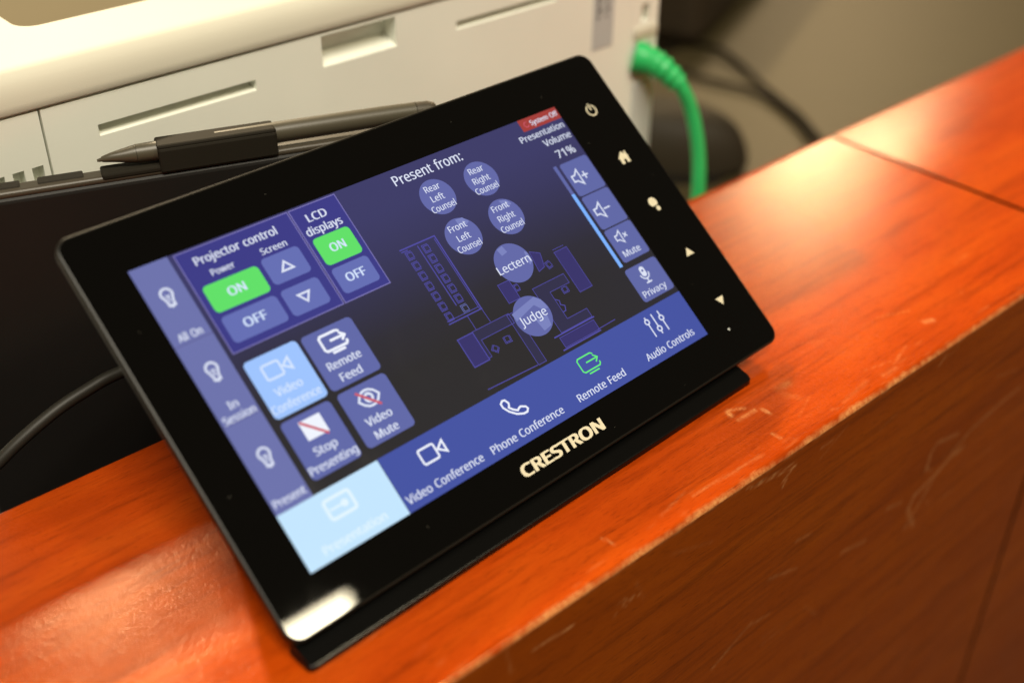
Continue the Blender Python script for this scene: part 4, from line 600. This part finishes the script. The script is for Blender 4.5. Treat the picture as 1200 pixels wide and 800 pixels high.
def speaker_icon(f, cx, cy, M, l, sign, k=1.0):
    f.line([(cx - 18 * k, cy - 7 * k), (cx - 9 * k, cy - 7 * k), (cx + 3 * k, cy - 18 * k), (cx + 3 * k, cy + 18 * k), (cx - 9 * k, cy + 7 * k), (cx - 18 * k, cy + 7 * k)], 3.6 * k, M, l, close=True)
    x = cx + 17 * k
    if sign in '+-': f.line([(x - 9 * k, cy), (x + 9 * k, cy)], 3.4 * k, M, l)
    if sign == '+': f.line([(x, cy - 9 * k), (x, cy + 9 * k)], 3.4 * k, M, l)
    if sign == 'x': f.line([(x - 6 * k, cy - 6 * k), (x + 6 * k, cy + 6 * k)], 3.4 * k, M, l); f.line([(x - 6 * k, cy + 6 * k), (x + 6 * k, cy - 6 * k)], 3.4 * k, M, l)
# --- the display itself (a picture that glows), then its tiles as sub-parts
sm = bpy.data.meshes.new('screen'); nx, ny = 10, 8; F0 = Flat(); vs = []; cols = []
for j in range(ny + 1):
    for i in range(nx + 1):
        x, y = 1024 * i / nx, 600 * j / ny; vs.append(tuple(c * S for c in pu(*F0.P(x, y, 0))))
        t = min(1, max(0, (y - 30) / 330)); t = t * t * (3 - 2 * t); s_ = max(0, min(1, (x - 620) / 400)) * 0.25
        c_ = [a * (1 - t) + bb * t for a, bb in zip(lin((59, 58, 104)), lin((42, 40, 42)))]
        cols += [c_[0], c_[1], c_[2] * (1 + s_ * t), 1]
sm.from_pydata(vs, [], [(j * (nx + 1) + i, (j + 1) * (nx + 1) + i, (j + 1) * (nx + 1) + i + 1, j * (nx + 1) + i + 1) for j in range(ny) for i in range(nx)])
ca = sm.attributes.new('picture', 'FLOAT_COLOR', 'POINT'); ca.data.foreach_set('color', cols); sm.materials.append(M_BG)
scr = bpy.data.objects.new('screen', sm); COL.objects.link(scr); scr.parent = tp
def done(f, name): return f.build(name, scr, xf=pu)
WH, IW, SF = UI['white'], UI['iconwhite'], UI['soft']
# lighting column
for y0, y1, by, words in ((0, 157, 69, [('All On', 145, 46)]), (159, 317, 221, [('In', 287, 19), ('Session', 309, 62)]), (319, 489, 393, [('Present', 472, 63)])):
    f = Flat(); f.rect(0, 74 + (8 if y0 == 0 else 0) * 0, y0, y1, UI['side'], 1); f.rect(0, 74, y1, y1 + 2, UI['sideline'], 1); bulb_icon(f, 38, by, WH, 2)
    for s, y, wd in words: f.text(s, 37, y, wd, 15, WH, 2, 0.02)
    done(f, 'lighting_button')
# projector and display groups
f = Flat(); f.rect(84, 321, 3, 209, UI['panelline'], 1); f.rect(86, 319, 5, 207, UI['panel'], 2)
f.text('Projector control', 197, 28, 170, 17, WH, 3, 0.02); f.text('Power', 152, 58, 47, 13, WH, 3, 0.015); f.text('Screen', 259, 57, 55, 13, WH, 3, 0.015); done(f, 'projector_group')
f = Flat(); f.rect(323, 429, 3, 209, UI['panelline'], 1); f.rect(325, 427, 5, 207, UI['panel'], 2)
f.text('LCD', 371, 30, 44, 17, WH, 3, 0.02); f.text('displays', 372, 56, 80, 17, WH, 3, 0.02); done(f, 'display_group')
for x0, x1, y0, y1, c, s, wd in ((98, 211, 76, 131, 'green', 'ON', 36), (98, 211, 140, 194, 'button', 'OFF', 47), (333, 416, 72, 131, 'green', 'ON', 34), (333, 416, 139, 194, 'button', 'OFF', 44)):
    f = Flat(); f.rect(x0, x1, y0, y1, UI[c], 3, 9); f.text(s, (x0 + x1) / 2, (y0 + y1) / 2 - 1, wd, 18, SF, 4, 0.025); done(f, 'power_button')
for y0, y1, d in ((70, 126, -1), (139, 194, 1)):
    f = Flat(); f.rect(221, 302, y0, y1, UI['button'], 3, 9); c_ = (y0 + y1) / 2; f.line([(249, c_ - 8 * d), (273, c_ - 8 * d), (261, c_ + 9 * d)], 4, WH, 4, close=True); done(f, 'screen_button')
# four source tiles
def tile(x0, x1, y0, y1, c, name): f = Flat(); f.rect(x0, x1, y0, y1, UI[c], 1, 9); return f
f = tile(88, 198, 231, 347, 'light', ''); cam_icon(f, 141, 264, SF, 2, 1.0); f.text('Video', 140, 303, 56, 16, SF, 2, 0.02); f.text('Conference', 140, 330, 101, 16, SF, 2, 0.02); done(f, 'control_button')
f = tile(206, 316, 233, 347, 'grey', ''); feed_icon(f, 262, 263, IW, 2, 1.0, 5); f.text('Remote', 259, 303, 72, 16, WH, 2, 0.02); f.text('Feed', 257, 330, 46, 16, WH, 2, 0.02); done(f, 'control_button')
f = tile(88, 192, 355, 470, 'grey', ''); f.rect(119, 163, 367, 404, IW, 2); f.line([(121, 368), (160, 407)], 5, UI['slash'], 3); f.text('Stop', 140, 426, 47, 16, WH, 2, 0.02); f.text('Presenting', 140, 453, 100, 16, WH, 2, 0.02); done(f, 'control_button')
f = tile(207, 314, 355, 467, 'grey', '')
f.line([(239, 385), (246, 375), (254, 370), (261, 369), (268, 370), (276, 375), (283, 385), (276, 394), (268, 399), (261, 400), (254, 399), (246, 394)], 4.5, WH, 2, close=True); f.ring(261, 384, 7.5, 5, WH, 2)
f.line([(241, 367), (277, 405)], 5, UI['slash'], 3); f.text('Video', 257, 424, 56, 16, WH, 2, 0.02); f.text('Mute', 257, 451, 50, 16, WH, 2, 0.02); done(f, 'control_button')
# bottom row
f = Flat(); f.rect(210, 1024, 489, 600, UI['bar'], 1); done(f, 'menu_bar')
f = Flat(); f.rect(0, 209, 490, 600, UI['tile'], 1)
f.line(rrect(81, 133, 508, 543, 5, 3), 6, UI['tiletext'], 2, close=True); f.disc(116, 526, 7, UI['tiletext'], 3, 20); f.line([(86, 526), (112, 526)], 4, UI['tiletext'], 2); f.text('Presentation', 104, 580, 132, 16, UI['tiletext'], 2, 0.02); done(f, 'menu_button')
f = Flat(); cam_icon(f, 312, 526, IW, 2, 1.02); f.text('Video Conference', 305, 579, 178, 16, WH, 2, 0.014); done(f, 'menu_button')
f = Flat()
hs = [(488, 512), (494, 508), (500, 509), (504, 517), (502, 522), (499, 525), (505, 532), (513, 538), (518, 535), (523, 534), (533, 539), (535, 544), (530, 549), (521, 549), (507, 543), (495, 532), (488, 520)]
f.line(hs, 4, IW, 2, close=True); f.text('Phone Conference', 509, 579, 186, 16, WH, 2, 0.014); done(f, 'menu_button')
f = Flat(); feed_icon(f, 717, 527, UI['greenline'], 2, 1.0, 3.0); f.text('Remote Feed', 712, 578, 134, 16, WH, 2, 0.012); done(f, 'menu_button')
f = Flat()
for x, ky in ((901, 514), (921, 538), (941, 520)): 
    f.line([(x, 503), (x, ky - 5)], 3.2, WH, 2); f.line([(x, ky + 5), (x, 550)], 3.2, WH, 2); f.ring(x, ky, 5.5, 3.2, WH, 2, n=18)
f.text('Audio Controls', 920, 578, 148, 16, WH, 2, 0.012); done(f, 'menu_button')
# headings and volume
f = Flat(); f.text('Present from:', 646, 25, 176, 22, WH, 2, 0.010); done(f, 'heading')
f = Flat(); f.rect(911, 1024, 0, 29, UI['red'], 1); f.ring(928, 15, 6, 2, UI['slash'], 2, 20, 300); f.text('System Off', 980, 15, 82, 12, WH, 2, 0.018); done(f, 'status_banner')
f = Flat(); f.text('Presentation', 953, 44, 129, 15, WH, 2, 0.010); f.text('Volume', 979, 70, 80, 16, WH, 2, 0.010); f.text('71%', 978, 104, 54, 19, WH, 2, 0.010); done(f, 'volume_reading')
for y0, y1, sg in ((127, 210, '+'), (213, 297, '-')):
    f = Flat(); f.rect(940, 1022, y0, y1, UI['vol'], 1, 7); speaker_icon(f, 970, (y0 + y1) / 2, WH, 2, sg, 1.0); done(f, 'volume_button')
f = Flat(); f.rect(940, 1022, 300, 382, UI['vol'], 1, 7); speaker_icon(f, 973, 326, WH, 2, 'x', 0.8); f.text('Mute', 977, 364, 50, 15, WH, 2, 0.010); done(f, 'volume_button')
f = Flat(); f.rect(926, 1022, 396, 477, UI['vol'], 1, 8)
f.pg(rrect(963, 977, 403, 427, 6.9, 5), WH, 2); f.disc(970, 413, 3, UI['vol'], 3, 14); f.ring(970, 420, 12, 3, WH, 2, 0, 180); f.line([(970, 432), (970, 440)], 3.2, WH, 2); f.line([(962, 441), (978, 441)], 3.4, WH, 2)
f.text('Privacy', 970, 461, 70, 15, WH, 2, 0.010); done(f, 'privacy_button')
f = Flat(); f.rect(923, 932, 126, 198, UI['vol'], 1); f.rect(923, 932, 198, 386, UI['barlight'], 1); done(f, 'volume_bar')
# court room plan
ML, MF, M2 = UI['mapline'], UI['mapfill'], UI['mapfill2']
f = Flat()
def outlined(pts, fill=None, wd=1.25):
    if fill: f.pg(pts, fill, 1)
    f.line(pts, wd, ML, 2, close=True)
def chair(cx, cy, a, k=1.0, wd=1.3, M=None):
    c_, s_ = math.cos(rad(a)), math.sin(rad(a)); T = lambda x, y: (cx + (x * c_ - y * s_) * k, cy + (x * s_ + y * c_) * k)
    f.line([T(-9, -8), T(-9, 7), T(9, 7), T(9, -8)], wd, M or ML, 2); f.line([T(-6, -8), T(6, -8), T(6, 4), T(-6, 4)], wd, M or ML, 2, close=True)
f.line([(483, 159), (570, 159), (570, 331)], 2.8, ML, 2); f.line([(566, 164), (566, 331)], 1.5, ML, 2); f.line([(487, 331), (572, 331)], 2.4, ML, 2); f.line([(487, 325), (567, 325)], 1.4, ML, 2)
f.line([(524, 164), (525, 304)], 2.2, ML, 2); f.line([(484, 164), (500, 164)], 2, ML, 2)
for k in range(7): chair(497, 176 + k * 23.6, 90, 0.95, 1.5); chair(538, 176 + k * 23.4, 90, 0.95, 1.5, UI['grey'] if k == 6 else None)
f.line([(570, 331), (571, 362)], 1.4, ML, 2); f.line([(533, 331), (533, 364)], 1.4, ML, 2)
outlined([(484, 365), (522, 365), (522, 427), (484, 427)], MF, 2)
outlined([(522, 364), (617, 364), (617, 386), (530, 386), (530, 424), (522, 424)], M2)
outlined([(611, 366), (632, 366), (632, 482), (611, 482)], M2)
chair(546, 414, 45, 0.8); chair(582, 409, 5, 0.9); f.line([(482, 476), (609, 481)], 1.8, ML, 2)
outlined([(632, 304), (662, 304), (662, 347), (632, 347)], MF); chair(668, 325, 90, 0.8)
outlined([(744, 270), (766, 282), (756, 312), (738, 316)], MF); chair(768, 312, 80, 0.85)
outlined([(797, 294), (833, 294), (833, 392), (797, 392)], MF); f.line([(797, 288), (828, 288)], 1.2, ML, 2)
outlined([(699, 342), (787, 342), (787, 364), (732, 364), (732, 428), (788, 428), (788, 448), (700, 448)], M2)
chair(768, 374, 0, 0.85); f.line([(733, 382), (740, 388), (737, 396), (745, 402), (740, 412), (733, 412)], 2, ML, 2)
f.line([(678, 450), (792, 450)], 2.8, ML, 2); outlined([(689, 455), (786, 455), (786, 478), (689, 478)], MF); f.line([(680, 481), (788, 481)], 3, ML, 2); f.line([(782, 477), (834, 476)], 1.6, ML, 2)
done(f, 'floor_plan')
def pill(cx, cy, r, lines, extra=()):
    f = Flat(); f.disc(cx, cy, r, UI['circle'], 3)
    for e in extra: f.pg(e, UI['circlelit'], 4)
    for s, x, y, wd, cap in lines: f.text(s, x, y, wd, cap, WH, 5, 0.008)
    done(f, 'place_button'); return f
pill(629, 88, 40, [('Rear', 628, 66, 38, 14), ('Left', 627, 89, 32, 14), ('Counsel', 628, 111, 60, 14)])
pill(746, 88, 40, [('Rear', 745, 66, 38, 14), ('Right', 744, 89, 44, 14), ('Counsel', 744, 111, 60, 14)])
pill(629, 184, 41, [('Front', 628, 161, 45, 14), ('Left', 628, 185, 32, 14), ('Counsel', 628, 207, 60, 14)], [[(633, 146), (650, 147), (660, 160), (646, 166), (633, 160)]])
pill(746, 183, 41, [('Front', 745, 159, 44, 14), ('Right', 745, 183, 44, 14), ('Counsel', 745, 206, 60, 14)], [[(750, 146), (768, 150), (775, 162), (757, 166)]])
pill(696, 277, 44, [('Lectern', 694, 280, 86, 18)], [[(678, 238), (694, 235), (697, 251), (681, 254)], [(733, 264), (738, 268), (739, 290), (728, 295)]])
pill(664, 391, 44, [('Judge', 663, 392, 70, 19)], [[(622, 369), (690, 357), (702, 368), (707, 390), (694, 390), (680, 372), (624, 386)], [(664, 402), (694, 402), (690, 424), (668, 428)]])
# glass keys
def key(name): return Flat(px=False)
f = Flat(px=False); f.ring(183.5, 98.3, 1.95, 0.5, M_PRINT, 0, 115, 425, 24); f.line([(183.5, 98.4), (183.5, 101.0)], 0.5, M_PRINT, 0); f.build('power_key', tp, xf=pu)
def sc_(pts, cx, cy, k): return [(cx + (x - cx) * k, cy + (y - cy) * k) for x, y in pts]
f = Flat(px=False); f.pg(sc_([(180.6, 78.7), (183.6, 81.4), (186.6, 78.7)], 183.6, 78.8, .86), M_PRINT, 0)
f.pg(sc_([(181.3, 78.75), (185.9, 78.75), (185.9, 76.2), (184.3, 76.2), (184.3, 77.9), (182.9, 77.9), (182.9, 76.2), (181.3, 76.2)], 183.6, 78.8, .86), M_PRINT, 0); f.pg(sc_([(185.2, 79.2), (185.9, 79.2), (185.9, 81.2), (185.2, 81.2)], 183.6, 78.8, .86), M_PRINT, 0.3); f.build('home_key', tp, xf=pu)
f = Flat(px=False)
f.pg(sc_([(183.0 + 2.1 * math.cos(rad(a)), 60.6 + 2.1 * math.sin(rad(a))) for a in range(-50, 231, 20)], 183.3, 59.8, .86), M_PRINT, 0)
f.disc(183.75, 57.9, 0.9, M_PRINT, 0, 16); f.build('light_key', tp, xf=pu)
f = Flat(px=False); f.pg(sc_([(181.7, 38.7), (186.1, 38.7), (183.9, 42.0)], 183.9, 39.8, .86), M_PRINT, 0); f.build('up_key', tp, xf=pu)
f = Flat(px=False); f.pg(sc_([(181.4, 22.1), (185.8, 22.1), (183.6, 18.8)], 183.6, 20.9, .86), M_PRINT, 0); f.build('down_key', tp, xf=pu)
for x, y, r in ((168, 109, .13), (60, 111, .09), (22, 60, .08), (8, 88, .10), (118, 4, .09), (150, 3.5, .07), (177, 30, .09), (190, 69, .07), (48, 8, .10), (130, 112, .08), (174, 88, .08), (6, 40, .12)):
    f = Flat(px=False); f.disc(x, y, r, M_DUST, 0, 8); f.build('dust_speck', tp, xf=pu)
f = Flat(px=False); f.disc(179.2, 11.2, 0.4, M_GREY, 0, 14); f.build('sensor', tp, xf=pu)
f = Flat(px=False); f.text('CRESTRON', 98.4, 7.0, 33.4, 3.8, M_PRINT, 0, 0.038); f.build('maker_logo', tp, xf=pu)
